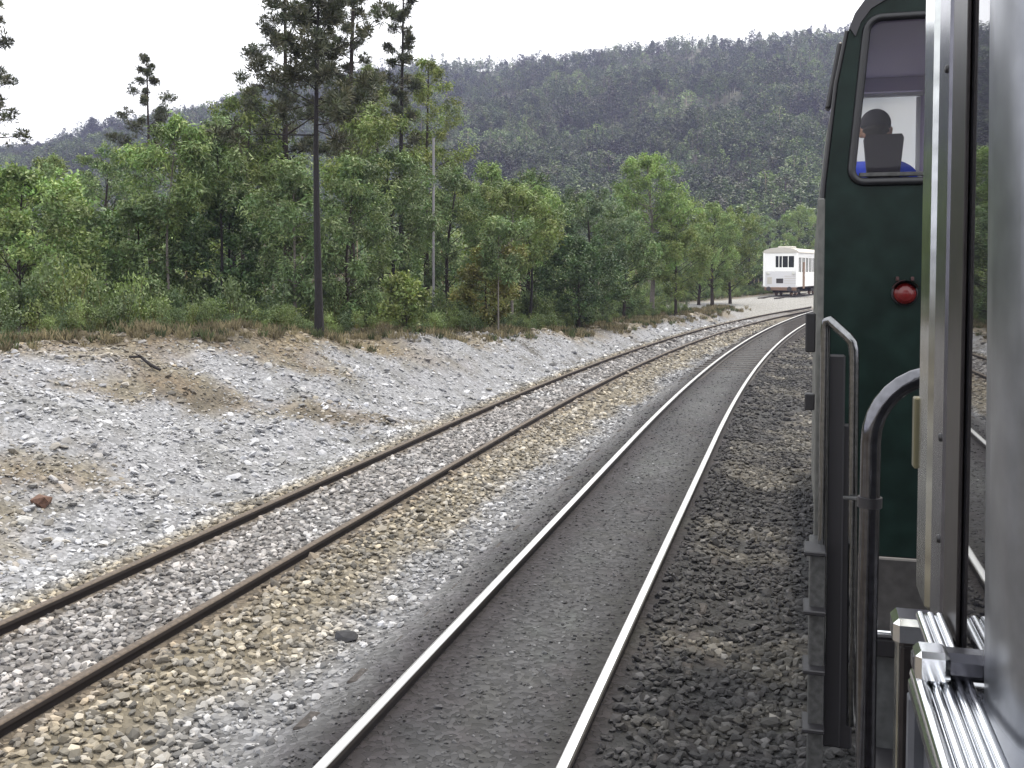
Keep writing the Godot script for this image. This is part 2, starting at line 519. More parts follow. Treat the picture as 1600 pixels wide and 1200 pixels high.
func bush_mesh() -> ArrayMesh:                                # half a metre across
	var s := Shape.new()
	for i in 10:
		var a := rng.randf() * TAU
		var r := rng.randf_range(0.02, 0.22)
		var heart := Vector3(cos(a) * r, rng.randf_range(0.12, 0.5), sin(a) * r)
		s.tube(PackedVector3Array([Vector3(0, -0.05, 0), heart]), [0.008, 0.003], 3, Color(0.9, 0.6, 0.5), false)
		for j in 34:
			var d := (any_direction() + Vector3(0, 0.4, 0)).normalized()
			leaf(s, heart + any_direction() * 0.12 * pow(rng.randf(), 0.5), d, rng.randf_range(0.035, 0.065), 0.026, rng.randf_range(0.6, 1.35))
	return s.mesh()

func mass(called: String, label: String, category: String) -> Node3D:
	var o := Node3D.new()
	o.name = called
	add_child(o)
	tag(o, label, category)
	o.set_meta("kind", "stuff")
	return o

func seen_by(x: float, z: float, room := 1.08) -> bool:      # roughly inside the wedge of ground that the place is seen over
	return x > z * 0.92 * room - 2.0 and x < -z * 0.24 * room + 1.0

# ---------------------------------------------------------------- bodies
func blend(a: float, b: float, k: float) -> float:
	var h := clampf(0.5 + 0.5 * (b - a) / k, 0.0, 1.0)
	return lerpf(b, a, h) - k * h * (1.0 - h)

func body(bones: Array, cell: float, k: float) -> ArrayMesh:   # bones: [from, to, radius from, radius to]
	var lo := Vector3.INF
	var hi := -Vector3.INF
	for b in bones:
		for e in 2:
			var r: Vector3 = Vector3.ONE * (b[2 + e] + cell * 2.5)
			lo = lo.min(b[e] - r)
			hi = hi.max(b[e] + r)
	var n := Vector3i(((hi - lo) / cell).ceil()) + Vector3i.ONE
	var field := PackedFloat32Array()
	field.resize(n.x * n.y * n.z)
	field.fill(1.0)
	for b in bones:
		var p: Vector3 = b[0]
		var q: Vector3 = b[1]
		var most: float = maxf(b[2], b[3]) + k + cell * 2.0
		var from := Vector3i(((p.min(q) - Vector3.ONE * most - lo) / cell).floor()).clamp(Vector3i.ZERO, n - Vector3i.ONE)
		var to := Vector3i(((p.max(q) + Vector3.ONE * most - lo) / cell).ceil()).clamp(Vector3i.ZERO, n - Vector3i.ONE)
		for x in range(from.x, to.x + 1):
			for y in range(from.y, to.y + 1):
				for z in range(from.z, to.z + 1):
					var w := lo + Vector3(x, y, z) * cell
					var t := clampf((w - p).dot(q - p) / maxf((q - p).length_squared(), 1e-6), 0.0, 1.0)
					var d: float = w.distance_to(p.lerp(q, t)) - lerpf(b[2], b[3], t)
					var i := (x * n.y + y) * n.z + z
					field[i] = blend(field[i], d, k)
	var at := func(c: Vector3i) -> float: return field[(c.x * n.y + c.y) * n.z + c.z]
	var spot := {}
	var slope := {}
	for x in n.x - 1:
		for y in n.y - 1:
			for z in n.z - 1:
				var sum := Vector3.ZERO
				var hits := 0
				var val := []
				for j in 8: val.append(at.call(Vector3i(x + (j & 1), y + ((j >> 1) & 1), z + (j >> 2))))
				for e in [[0, 1], [2, 3], [4, 5], [6, 7], [0, 2], [1, 3], [4, 6], [5, 7], [0, 4], [1, 5], [2, 6], [3, 7]]:
					var a: float = val[e[0]]
					var c: float = val[e[1]]
					if (a < 0.0) != (c < 0.0):
						var pa := Vector3(e[0] & 1, (e[0] >> 1) & 1, e[0] >> 2)
						var pc := Vector3(e[1] & 1, (e[1] >> 1) & 1, e[1] >> 2)
						sum += pa.lerp(pc, a / (a - c))
						hits += 1
				if hits:
					spot[Vector3i(x, y, z)] = lo + (Vector3(x, y, z) + sum / hits) * cell
					slope[Vector3i(x, y, z)] = Vector3(val[1] + val[3] + val[5] + val[7] - val[0] - val[2] - val[4] - val[6], val[2] + val[3] + val[6] + val[7] - val[0] - val[1] - val[4] - val[5], val[4] + val[5] + val[6] + val[7] - val[0] - val[1] - val[2] - val[3]).normalized()
	var s := Shape.new()
	for c in spot.keys():
		for axis in 3:
			var step := Vector3i.ZERO
			step[axis] = 1
			var u := Vector3i.ZERO
			u[(axis + 1) % 3] = 1
			var w := Vector3i.ZERO
			w[(axis + 2) % 3] = 1
			if (at.call(c) < 0.0) != (at.call(c + step) < 0.0) and spot.has(c - u) and spot.has(c - w) and spot.has(c - u - w):
				s.tri(spot[c], spot[c - u], spot[c - u - w], slope[c], slope[c - u], slope[c - u - w])
				s.tri(spot[c], spot[c - u - w], spot[c - w], slope[c], slope[c - u - w], slope[c - w])
	return s.mesh()

# ---------------------------------------------------------------- the scene
func _ready() -> void:
	rng.seed = 20
	rough.seed = 5
	rough.frequency = 0.1
	rough.fractal_octaves = 3
	fine.seed = 9
	fine.frequency = 0.1

	var cam := Camera3D.new()
	cam.name = "camera"
	cam.near = 0.05
	cam.projection = Camera3D.PROJECTION_FRUSTUM
	cam.size = 0.05 * 0.75
	cam.frustum_offset = Vector2(0, -0.06821 * 0.05)
	cam.far = 4000.0
	cam.position = Vector3(0, 2.35, 0)
	cam.rotation = Vector3(-deg_to_rad(2.5), deg_to_rad(15.3623), 0)
	cam.rotation_order = EULER_ORDER_YXZ
	add_child(cam)
	cam.current = true

	var sky := ProceduralSkyMaterial.new()
	sky.sky_top_color = Color(0.955, 0.965, 0.975)
	sky.sky_horizon_color = Color(0.985, 0.985, 0.98)
	sky.sky_curve = 0.2
	sky.ground_bottom_color = Color(0.30, 0.29, 0.27)
	sky.ground_horizon_color = Color(0.5, 0.5, 0.5)
	sky.sun_angle_max = 10.0
	var env := Environment.new()
	env.background_mode = Environment.BG_SKY
	env.sky = Sky.new()
	env.sky.sky_material = sky
	env.tonemap_mode = Environment.TONE_MAPPER_LINEAR
	env.tonemap_exposure = 2.5
	env.sdfgi_enabled = true
	env.ssao_enabled = true
	env.ssil_enabled = true
	env.fog_enabled = true
	env.fog_light_color = Color(0.76, 0.77, 0.95)
	env.fog_density = 0.00043
	var around := WorldEnvironment.new()
	around.name = "air"
	around.environment = env
	add_child(around)
	var sun := DirectionalLight3D.new()
	sun.name = "sun"
	sun.light_energy = 0.5
	sun.light_color = Color(1.0, 0.96, 0.89)
	sun.light_angular_distance = 10.0
	sun.shadow_enabled = true
	sun.rotation = Vector3(-deg_to_rad(60), deg_to_rad(180 - 28), 0)
	add_child(sun)

	build_ground()
	build_hill()
	build_tracks()
	build_railcar()
	build_locomotive()
	build_driver()
	build_carriage()
	build_wood()
	build_details()

# a sheet of ground whose lines are close together near the track and far apart far away
func lines(from: float, to: float, step: float, low: float, high: float, growth: float) -> PackedFloat32Array:
	var out := PackedFloat32Array()
	var k := from
	var d := step
	var before := []
	while k > low:
		d *= growth
		k -= d
		before.append(k)
	before.reverse()
	out.append_array(PackedFloat32Array(before))
	k = from
	while k < to:
		out.append(k)
		k += step
	d = step
	while k < high:
		out.append(k)
		d *= growth
		k += d
	out.append(k)
	return out

func sheet(xs: PackedFloat32Array, zs: PackedFloat32Array, height: Callable, tint: Callable) -> ArrayMesh:
	var v := PackedVector3Array()
	var n := PackedVector3Array()
	var c := PackedColorArray()
	var idx := PackedInt32Array()
	for z in zs:
		for x in xs:
			v.append(Vector3(x, height.call(x, z), z))
			c.append(tint.call(x, z))
	var w := xs.size()
	for j in zs.size():
		for i in w:
			var l := v[j * w + maxi(i - 1, 0)]
			var r := v[j * w + mini(i + 1, w - 1)]
			var a := v[maxi(j - 1, 0) * w + i]
			var b := v[mini(j + 1, zs.size() - 1) * w + i]
			var k := (b - a).cross(r - l).normalized()
			n.append(k if k.y > 0.0 else -k)
			if i + 1 < w and j + 1 < zs.size():
				var p := j * w + i
				idx.append_array([p, p + 1, p + w + 1, p, p + w + 1, p + w])
	# clockwise from above
	if (v[idx[1]] - v[idx[0]]).cross(v[idx[2]] - v[idx[0]]).y > 0.0:
		for i in range(0, idx.size(), 3):
			var s := idx[i + 1]
			idx[i + 1] = idx[i + 2]
			idx[i + 2] = s
	var arrays := []
	arrays.resize(Mesh.ARRAY_MAX)
	arrays[Mesh.ARRAY_VERTEX] = v
	arrays[Mesh.ARRAY_NORMAL] = n
	arrays[Mesh.ARRAY_COLOR] = c
	arrays[Mesh.ARRAY_INDEX] = idx
	var m := ArrayMesh.new()
	m.add_surface_from_arrays(Mesh.PRIMITIVE_TRIANGLES, arrays)
	return m

func build_ground() -> void:
	var m := tinted(0.95)
	m.albedo_texture = noise_texture(FastNoiseLite.TYPE_CELLULAR, 0.05, 0.62, 1.0, 1024, 4)
	m.uv1_triplanar = true
	m.uv1_world_triplanar = true
	m.uv1_scale = Vector3.ONE * 0.6
	m.heightmap_enabled = true
	m.heightmap_texture = noise_texture(FastNoiseLite.TYPE_CELLULAR, 0.05, 0.0, 1.0, 1024, 4)
	m.heightmap_scale = 1.5
	var o := put("ground", sheet(lines(-13.0, 1.5, 0.16, -1500.0, 1200.0, 1.16), lines(-34.0, 1.0, 0.2, -2500.0, 400.0, 1.05), land, ground_color), m)
	o.set_meta("kind", "structure")
	o.set_meta("label", "pale and blackened ground under the tracks running into the wood")
	var gravel := tinted(0.9)
	strew(gravel)

func build_hill() -> void:
	var xs := PackedFloat32Array()
	var zs := PackedFloat32Array()
	for i in 141: xs.append(-1200.0 + i * 15.0)
	for i in 50: zs.append(-120.0 - i * 12.0)
	var soil := tinted(0.95)
	var o := put("hill", sheet(xs, zs, hill_height, func(x, z): return Color(0.07, 0.075, 0.045) * (1.0 + 0.5 * rough.get_noise_2d(x * 0.5, z * 0.5))), soil)
	o.set_meta("kind", "structure")
	o.set_meta("label", "long wooded hill rising to the right behind the line")

func build_tracks() -> void:
	var bright := paint(Color(0.78, 0.77, 0.75), 0.32, 1.0)
	var dirty := paint(Color(0.035, 0.03, 0.028), 0.75, 0.2)
	var rust := worn(paint(Color(0.13, 0.098, 0.072), 0.7, 0.1), 1.5, 0.6, 1.0, 0.03)
	var rust_web := paint(Color(0.016, 0.011, 0.009), 0.9)
	var wood := worn(paint(Color(0.07, 0.06, 0.055), 0.9), 2.5, 0.5, 1.0, 0.02)
	lay_track("track with bright polished rails on oily black ground, beside the train", middle_near, 0.0, 2.0, -78.0, bright, dirty, wood, 0.0)
	lay_track("disused rusty track in tan ballast along the foot of the gravel bank", middle_far, 0.0, 2.0, -68.0, rust, rust_web, wood, 0.0, false)
	lay_track("siding on pale gravel that the white railcar stands on", middle_siding, 0.42, -72.0, -98.0, rust, rust_web, wood, 0.005)
	lay_track("track under the green locomotive", func(_z): return 1.42, 0.0, 4.0, -30.0, bright, dirty, wood, 0.0, false)

# ---------------------------------------------------------------- the white railcar far down the line
func build_railcar() -> void:
	var t := thing("railcar", "white railcar with dark windows standing on the siding before the hill", "railcar")
	var z0 := -77.0
	t.position = Vector3(middle_siding(z0 - 5.0) - 0.05, 0.42, z0 - 5.0)
	t.rotation.y = -atan((middle_siding(-84.0) - middle_siding(-80.0)) / 4.0) - 0.02
	var white := paint(Color(0.88, 0.87, 0.85), 0.45)
	var cream := paint(Color(0.50, 0.47, 0.42), 0.6)
	var grey := paint(Color(0.62, 0.61, 0.62), 0.6)
	var dark := paint(Color(0.035, 0.03, 0.03), 0.5)
	var brown := paint(Color(0.19, 0.12, 0.08), 0.8)
	var glass := paint(Color(0.02, 0.022, 0.024), 0.08)
	# body: end faces are at z = +5 (towards us) and -5
	var hw := 1.24
	put("side_wall", one_box(Vector3(-hw + 0.03, 1.92, 0), Vector3(0.06, 2.5, 9.88), 0.01), white, t)
	var s := Shape.new()
	s.box(Vector3(hw - 0.03, 1.2, 0.0), Vector3(0.06, 1.06, 9.88), 0.008)
	s.box(Vector3(hw - 0.03, 2.98, 0.0), Vector3(0.06, 0.38, 9.88), 0.008)
	for k in 9: s.box(Vector3(hw - 0.03, 2.26, 4.8 - k * 1.2), Vector3(0.06, 1.07, 0.28), 0.008)
	put("side_wall", s.mesh(), white, t)
	for k in 8:
		var w := put("window", one_box(Vector3(hw - 0.045, 2.26, 4.2 - k * 1.2), Vector3(0.02, 1.06, 0.9), 0.002), glass, t)
		put("frame", one_box(Vector3(hw - 0.03, 2.26, 4.2 - k * 1.2), Vector3(0.05, 1.06, 0.05), 0.002), white, w)
	for k in [0, 4]:
		var d := put("door", one_box(Vector3(hw + 0.012, 1.5, 3.0 - k * 1.2), Vector3(0.03, 1.95, 0.66), 0.006), brown, t)
		put("handle", one_box(Vector3(hw + 0.04, 1.5, 2.78 - k * 1.2), Vector3(0.03, 0.2, 0.04), 0.004), grey, d)
	for e in [1.0, -1.0]:
		var f := Shape.new()
		f.box(Vector3(-0.8, 2.48, 4.97 * e), Vector3(0.87, 1.40, 0.06), 0.008)
		f.box(Vector3(1.1, 2.48, 4.97 * e), Vector3(0.27, 1.40, 0.06), 0.008)
		f.box(Vector3(0.3, 3.04, 4.97 * e), Vector3(1.32, 0.28, 0.06), 0.008)
		f.box(Vector3(0.3, 1.93, 4.97 * e), Vector3(1.32, 0.30, 0.06), 0.008)
		put("end_wall", f.mesh(), white, t)
		var w := put("window", one_box(Vector3(0.3, 2.49, 4.95 * e), Vector3(1.32, 0.82, 0.02), 0.002), glass, t)
		for x in [-0.12, 0.12, 0.55]:
			put("frame", one_box(Vector3(x, 2.49, 4.98 * e), Vector3(0.05, 0.82, 0.04), 0.004), white, w)
		put("curtain", one_box(Vector3(0.0, 2.42, 4.93 * e), Vector3(0.2, 0.66, 0.015), 0.002), cream, w)
		var p := put("apron", one_box(Vector3(0.05, 1.20, 4.985 * e), Vector3(2.36, 1.14, 0.06), 0.01), grey, t)
		put("vent", one_box(Vector3(-0.04, 1.10, 5.018 * e), Vector3(0.5, 0.34, 0.04), 0.006), dark, p)
		put("panel", one_box(Vector3(-0.78, 1.12, 5.018 * e), Vector3(0.34, 0.5, 0.03), 0.006), cream, p)
		for k in 4:
			put("rib", one_box(Vector3(0.72, 1.45 - 0.17 * k, 5.02 * e), Vector3(0.86, 0.035, 0.03), 0.004), cream, p)
		put("corner_post", one_box(Vector3(-hw + 0.06, 1.92, 5.0 * e), Vector3(0.16, 2.5, 0.1), 0.03), white, t)
		put("corner_post", one_box(Vector3(hw - 0.06, 1.92, 5.0 * e), Vector3(0.16, 2.5, 0.1), 0.03), white, t)
		put("buffer_beam", one_box(Vector3(0, 0.52, 5.02 * e), Vector3(2.3, 0.24, 0.16), 0.02), brown, t)
		for x in [-0.75, 0.75]:
			var b := Shape.new()
			b.lathe([Vector2(0.07, 0), Vector2(0.07, 0.3), Vector2(0.17, 0.31), Vector2(0.17, 0.36), Vector2(0, 0.37)], Vector3(x, 0.52, 5.08 * e), Vector3(0, 0, e), 14)
			put("buffer", b.mesh(), dark, t)
		for x in [-0.9, 0.95]:
			var l := Shape.new()
			l.lathe([Vector2(0.11, 0), Vector2(0.11, 0.07), Vector2(0.08, 0.09), Vector2(0, 0.09)], Vector3(x, 1.66, 5.0 * e), Vector3(0, 0, e), 14)
			put("headlight", l.mesh(), paint(Color(0.6, 0.6, 0.55), 0.2), t)
	var arc := PackedVector2Array()
	for k in 13:
		var a := PI * k / 12.0
		arc.append(Vector2(cos(a) * 1.30, 3.17 + sin(a) * 0.36))
	arc.append(Vector2(-1.30, 3.14)); arc.append(Vector2(1.30, 3.14))
	var r := Shape.new()
	r.prism(arc, -5.06, 5.06)
	put("roof", r.mesh(), cream, t)
	put("roof_vent", one_box(Vector3(0.1, 3.55, 3.4), Vector3(1.1, 0.16, 1.2), 0.04), cream, t)
	put("floor", one_box(Vector3(0, 0.66, 0), Vector3(2.3, 0.1, 9.8), 0.01), dark, t)
	put("rear_partition", one_box(Vector3(0, 2.0, 1.8), Vector3(2.3, 2.3, 0.05), 0.004), cream, t)
	for e in [1.0, -1.0]:
		var bog := put("bogie", one_box(Vector3(0, 0.36, 3.1 * e), Vector3(1.5, 0.26, 2.2), 0.03), dark, t)
		for zz in [-0.75, 0.75]:
			for x in [-0.555, 0.555]:
				var w := Shape.new()
				w.lathe([Vector2(0, -0.06), Vector2(0.33, -0.06), Vector2(0.36, -0.05), Vector2(0.33, -0.03), Vector2(0.32, 0.06), Vector2(0.25, 0.05), Vector2(0, 0.05)], Vector3(x, 0.32, 3.1 * e + zz), Vector3(signf(x), 0, 0), 20)
				put("wheel", w.mesh(), brown, bog)

# ---------------------------------------------------------------- the locomotive ahead
const CENTRE := 1.42
func build_locomotive() -> void:
	var t := thing("locomotive", "dark green locomotive cab with sloping sides, seen from behind, next to the tracks", "locomotive")
	var green := worn(paint(Color(0.0095, 0.0215, 0.0175), 0.36), 0.9, 0.7, 1.0, 0.012)
	green.metallic_specular = 0.28
	var side_grey := worn(paint(Color(0.12, 0.12, 0.11), 0.5), 1.2, 0.7, 1.0)
	var black := paint(Color(0.012, 0.011, 0.013), 0.5)
	var rubber := paint(Color(0.008, 0.008, 0.01), 0.42)
	var steel := worn(paint(Color(0.085, 0.085, 0.084), 0.55, 0.2), 2.0, 0.6, 1.0)
	var lining := paint(Color(0.56, 0.49, 0.68), 0.7)
	var cream := paint(Color(0.70, 0.72, 0.72), 0.4)
	var zr := -5.6
	var zf := -7.7
	# left edge of the cab's end from the frame up to the roof
	var half := [Vector2(0.140, 0.86), Vector2(0.140, 1.06), Vector2(0.141, 2.10), Vector2(0.143, 2.52), Vector2(0.160, 2.80), Vector2(0.212, 3.31), Vector2(0.262, 3.58), Vector2(0.288, 3.65), Vector2(0.335, 3.715), Vector2(0.42, 3.765), Vector2(0.60, 3.80), Vector2(1.0, 3.85), Vector2(CENTRE, 3.87)]
	# windows in the end: left and right of the centre
	var w0 := [Vector2(0.278, 2.80), Vector2(0.350, 3.635), Vector2(1.02, 3.635), Vector2(1.02, 2.80)]
	var end := Shape.new()
	for m in [1.0, -1.0]:
		var f := func(p: Vector2) -> Vector2: return p if m > 0 else Vector2(2.0 * CENTRE - p.x, p.y)
		var pieces := [
			[half[0], half[1], half[2], half[3], half[4], w0[0], Vector2(w0[3].x, 2.80), Vector2(CENTRE, 2.80), Vector2(CENTRE, 0.86)],
			[half[4], half[5], half[6], w0[1], w0[0]],
			[half[6], half[7], half[8], half[9], half[10], half[11], half[12], Vector2(CENTRE, 3.635), w0[2], w0[1]],
			[w0[3], w0[2], Vector2(CENTRE, 3.635), Vector2(CENTRE, 2.80)]]
		for q in pieces:
			var o := PackedVector2Array()
			for p in q: o.append(f.call(p))
			end.prism(o, zr, zr - 0.05)
		# rounded corners of the opening
		for c in [[w0[0], Vector2(1, 0), Vector2(0.075, 1)], [w0[1], Vector2(1, 0), Vector2(-0.075, -1)], [w0[2], Vector2(-1, 0), Vector2(0, -1)], [w0[3], Vector2(-1, 0), Vector2(0, 1)]]:
			var o := PackedVector2Array([f.call(c[0])])
			for k in 6:
				var a := PI / 2.0 * k / 5.0
				o.append(f.call(c[0] + c[1] * 0.07 * (1.0 - sin(a)) + c[2] * 0.07 * (1.0 - cos(a))))
			end.prism(o, zr - 0.002, zr - 0.048)
	put("end_wall", end.mesh(), green, t)
	for m in [1.0, -1.0]:
		var ring := PackedVector3Array()
		var glass_outline := PackedVector2Array()
		for c in [[w0[0], Vector2(1, 0), Vector2(0.075, 1), false], [w0[1], Vector2(1, 0), Vector2(-0.075, -1), true], [w0[2], Vector2(-1, 0), Vector2(0, -1), false], [w0[3], Vector2(-1, 0), Vector2(0, 1), true]]:
			for k in 6:
				var kk: int = 5 - k if c[3] else k
				var a := PI / 2.0 * kk / 5.0
				if not c[3]: a = PI / 2.0 * k / 5.0
				var p: Vector2 = c[0] + c[1] * 0.07 * (1.0 - sin(a)) + c[2] * 0.07 * (1.0 - cos(a))
				if m < 0: p.x = 2.0 * CENTRE - p.x
				ring.append(Vector3(p.x, p.y, zr + 0.006))
				glass_outline.append(p)
		ring.append(ring[0])
		ring.append(ring[1])
		var g := Shape.new()
		g.tube(ring, [0.021], 8, Color.WHITE, false)
		var w := put("window", g.mesh(), rubber, t)
		var pane := Shape.new()
		pane.prism(glass_outline, zr - 0.014, zr - 0.020)
		var clear := paint(Color(0.05, 0.05, 0.07), 0.02)
		clear.transparency = BaseMaterial3D.TRANSPARENCY_ALPHA
		clear.albedo_color.a = 0.05
		clear.metallic_specular = 0.22
		put("pane", pane.mesh(), clear, w)
		var bar := Shape.new()
		bar.box(Vector3(0.65 if m > 0 else 2.0 * CENTRE - 0.65, 2.838, zr - 0.012), Vector3(0.66, 0.022, 0.02), 0.004)
		put("sill_strip", bar.mesh(), steel, w)
	# sides and roof of the cab, drawn from the same profile
	for m in [1.0, -1.0]:
		var s := Shape.new()
		for i in 6:
			var a: Vector2 = half[i]
			var b: Vector2 = half[i + 1]
			if m < 0: a.x = 2.0 * CENTRE - a.x; b.x = 2.0 * CENTRE - b.x
			var inn := Vector2(0.05 * m, 0)
			var strip := PackedVector2Array([a, b, b + inn, a + inn])
			if i < 4:
				s.prism(strip, zr - 0.051, zf)
			else:                                                 # room for the side window
				s.prism(strip, zr - 0.051, -5.95)
				s.prism(strip, -7.35, zf)
				var side_pane := Shape.new()
				side_pane.prism(PackedVector2Array([a + inn * 0.4, b + inn * 0.4, b + inn * 0.55, a + inn * 0.55]), -5.95, -7.35)
				var see_through := paint(Color(0.05, 0.05, 0.07), 0.02)
				see_through.transparency = BaseMaterial3D.TRANSPARENCY_ALPHA
				see_through.albedo_color.a = 0.06
				put("side_pane", side_pane.mesh(), see_through, t)
		put("cab_side", s.mesh(), side_grey, t)
	var top := Shape.new()
	for m in [1.0, -1.0]:
		for i in range(6, 12):
			var a: Vector2 = half[i]
			var b: Vector2 = half[i + 1]
			if m < 0: a.x = 2.0 * CENTRE - a.x; b.x = 2.0 * CENTRE - b.x
			top.prism(PackedVector2Array([a + Vector2(0, 0.012), b + Vector2(0, 0.012), b + Vector2(0.03 * m, -0.035), a + Vector2(0.03 * m, -0.035)]), zr + 0.015, zf - 0.1)
	put("roof", top.mesh(), paint(Color(0.022, 0.02, 0.025), 0.5), t)
	put("ceiling", one_box(Vector3(CENTRE, 3.70, (zr + zf) / 2.0), Vector3(2.1, 0.03, 2.0), 0.004), lining, t)
	put("floor", one_box(Vector3(CENTRE, 1.50, (zr + zf) / 2.0), Vector3(2.4, 0.06, 2.0), 0.004), black, t)
	# front wall of the cab with two windows; the hood lies beyond
	var fw := Shape.new()
	fw.box(Vector3(CENTRE, 2.2, zf + 0.03), Vector3(2.44, 1.56, 0.05), 0.004)
	fw.box(Vector3(CENTRE, 3.66, zf + 0.03), Vector3(2.2, 0.14, 0.05), 0.004)
	for m in [1.0, -1.0]:
		fw.box(Vector3(CENTRE - m * 1.10, 3.285, zf + 0.03), Vector3(0.16, 0.60, 0.05), 0.004)
	fw.box(Vector3(CENTRE, 3.285, zf + 0.03), Vector3(1.18, 0.60, 0.05), 0.004)
	put("front_wall", fw.mesh(), lining, t)
	var dusty := paint(Color(0.64, 0.75, 0.86), 0.5)
	dusty.backlight_enabled = true
	dusty.backlight = Color(1, 1, 1)
	dusty.transparency = BaseMaterial3D.TRANSPARENCY_ALPHA
	dusty.albedo_color.a = 0.86
	for m in [1.0, -1.0]:
		var x: float = CENTRE - m * 0.805
		var pane := put("windscreen", one_box(Vector3(x, 3.285, zf + 0.03), Vector3(0.43, 0.60, 0.008), 0.001), dusty, t)
		var fr := Shape.new()
		fr.box(Vector3(x, 3.565, zf + 0.062), Vector3(0.47, 0.03, 0.02), 0.005)
		fr.box(Vector3(x, 2.995, zf + 0.062), Vector3(0.47, 0.04, 0.02), 0.005)
		fr.box(Vector3(x - 0.215, 3.28, zf + 0.062), Vector3(0.03, 0.53, 0.02), 0.005)
		fr.box(Vector3(x + 0.205, 3.28, zf + 0.062), Vector3(0.028, 0.53, 0.02), 0.005)
		put("frame", fr.mesh(), cream, pane)
		put("wiper", one_tube([Vector3(x - 0.03, 3.58, zf - 0.02), Vector3(x - 0.01, 3.30, zf - 0.02)], 0.008, 6), black, pane)
	# driver's seat
	var seat := Shape.new()
	var head_rest := PackedVector2Array()
	for p in [Vector2(-0.095, 2.93), Vector2(-0.118, 3.17), Vector2(-0.105, 3.195), Vector2(0.105, 3.195), Vector2(0.118, 3.17), Vector2(0.095, 2.93)]: head_rest.append(p + Vector2(0.535, 0))
	seat.prism(head_rest, -6.82, -6.90)
	seat.box(Vector3(0.505, 2.66, -6.86), Vector3(0.42, 0.54, 0.09), 0.03)
	seat.box(Vector3(0.505, 2.38, -7.08), Vector3(0.44, 0.09, 0.46), 0.03)
	seat.box(Vector3(0.505, 1.94, -7.05), Vector3(0.12, 0.82, 0.12), 0.01)
	put("seat", seat.mesh(), paint(Color(0.022, 0.018, 0.024), 0.75), t)
	put("footstep", one_box(Vector3(0.505, 1.74, -7.42), Vector3(0.5, 0.42, 0.34), 0.01), black, t)
	put("desk", one_box(Vector3(0.62, 2.42, -7.58), Vector3(0.7, 0.3, 0.14), 0.02), black, t)
	# red lamp on the end
	var lamp := Shape.new()
	lamp.lathe([Vector2(0.064, 0), Vector2(0.064, 0.028), Vector2(0.057, 0.036)], Vector3(0.549, 2.228, zr), Vector3(0, 0, 1), 24)
	var l := put("tail_lamp", lamp.mesh(), black, t)
	var lens := Shape.new()
	lens.lathe([Vector2(0.056, 0.03), Vector2(0.052, 0.05), Vector2(0.038, 0.068), Vector2(0.018, 0.077), Vector2(0, 0.079)], Vector3(0.549, 2.228, zr), Vector3(0, 0, 1), 24)
	put("lens", lens.mesh(), paint(Color(0.12, 0.010, 0.010), 0.22), l)
	var visor := Shape.new()
	for k in 10:
		var a := deg_to_rad(25 + 13.0 * k)
		var b := deg_to_rad(25 + 13.0 * (k + 1))
		var pa := Vector3(0.549 + cos(a) * 0.068, 2.228 + sin(a) * 0.068, zr + 0.01)
		var pb := Vector3(0.549 + cos(b) * 0.068, 2.228 + sin(b) * 0.068, zr + 0.01)
		var reach := Vector3(0, 0, 0.085)
		visor.quad(pa, pb, pb + reach, pa + reach, (pa + pb) / 2.0 - Vector3(0.549, 2.228, zr))
	for x in [-0.036, 0.036]: visor.box(Vector3(0.549 + x, 2.302, zr + 0.02), Vector3(0.016, 0.022, 0.02), 0.003)
	put("visor", visor.mesh(), paint(Color(0.035, 0.008, 0.008), 0.5), l)
	# mirror and rain strip on the slope of the side
	put("mirror", one_box(Vector3(0.200, 3.40, zr - 0.30), Vector3(0.03, 0.36, 0.10), 0.01, Basis(Vector3(0, 0, 1), -0.17)), black, t)
	put("rain_strip", one_tube([Vector3(0.133, 2.50, zr - 0.02), Vector3(0.150, 2.80, zr - 0.02), Vector3(0.202, 3.31, zr - 0.02), Vector3(0.252, 3.58, zr - 0.02)], 0.012, 8), black, t)
	# frame, apron and buffer beam
	put("apron", one_box(Vector3(CENTRE, 0.62, zr + 0.03), Vector3(2.46, 0.47, 0.06), 0.01), worn(paint(Color(0.085, 0.08, 0.082), 0.7), 1.0, 0.6, 1.0), t)
	put("running_plate", one_box(Vector3(CENTRE, 0.80, -9.7), Vector3(2.3, 0.12, 7.9), 0.01), black, t)
	put("buffer_beam", one_box(Vector3(CENTRE, 0.36, zr + 0.1), Vector3(2.3, 0.3, 0.08), 0.01), black, t)
	# hand rails at the corner, with the dark post behind them
	put("hand_rail", one_tube([Vector3(0.150, 0.45, -5.06), Vector3(0.150, 2.07, -5.06), Vector3(0.153, 2.105, -5.05), Vector3(0.170, 2.112, -5.04), Vector3(0.188, 2.092, -5.03), Vector3(0.248, 2.036, -5.0), Vector3(0.268, 2.01, -5.0), Vector3(0.275, 1.975, -5.0), Vector3(0.277, 1.9, -5.0), Vector3(0.287, 0.2, -5.0)], 0.023, 12), worn(paint(Color(0.28, 0.285, 0.29), 0.16, 1.0), 3.0, 0.7, 1.0), t)
	put("corner_post", one_box(Vector3(0.200, 0.98, -5.16), Vector3(0.09, 1.92, 0.05), 0.008), black, t)
	put("corner_post", one_box(Vector3(0.265, 0.80, -5.2), Vector3(0.07, 1.60, 0.05), 0.008), black, t)
	put("bracket", one_box(Vector3(0.272, 1.29, -4.96), Vector3(0.075, 0.012, 0.03), 0.002), steel, t)
	# steps below the cab door
	var st := put("steps", one_box(Vector3(0.125, 0.40, -5.12), Vector3(0.07, 1.26, 0.3), 0.006), steel, t)
	put("stringer", one_box(Vector3(0.128, 1.60, -5.30), Vector3(0.035, 2.2, 0.05), 0.006), side_grey, t)
	for k in 4:
		put("tread", one_box(Vector3(0.112, 1.03 - 0.28 * k, -5.0), Vector3(0.10, 0.022, 0.2), 0.005), black, st)
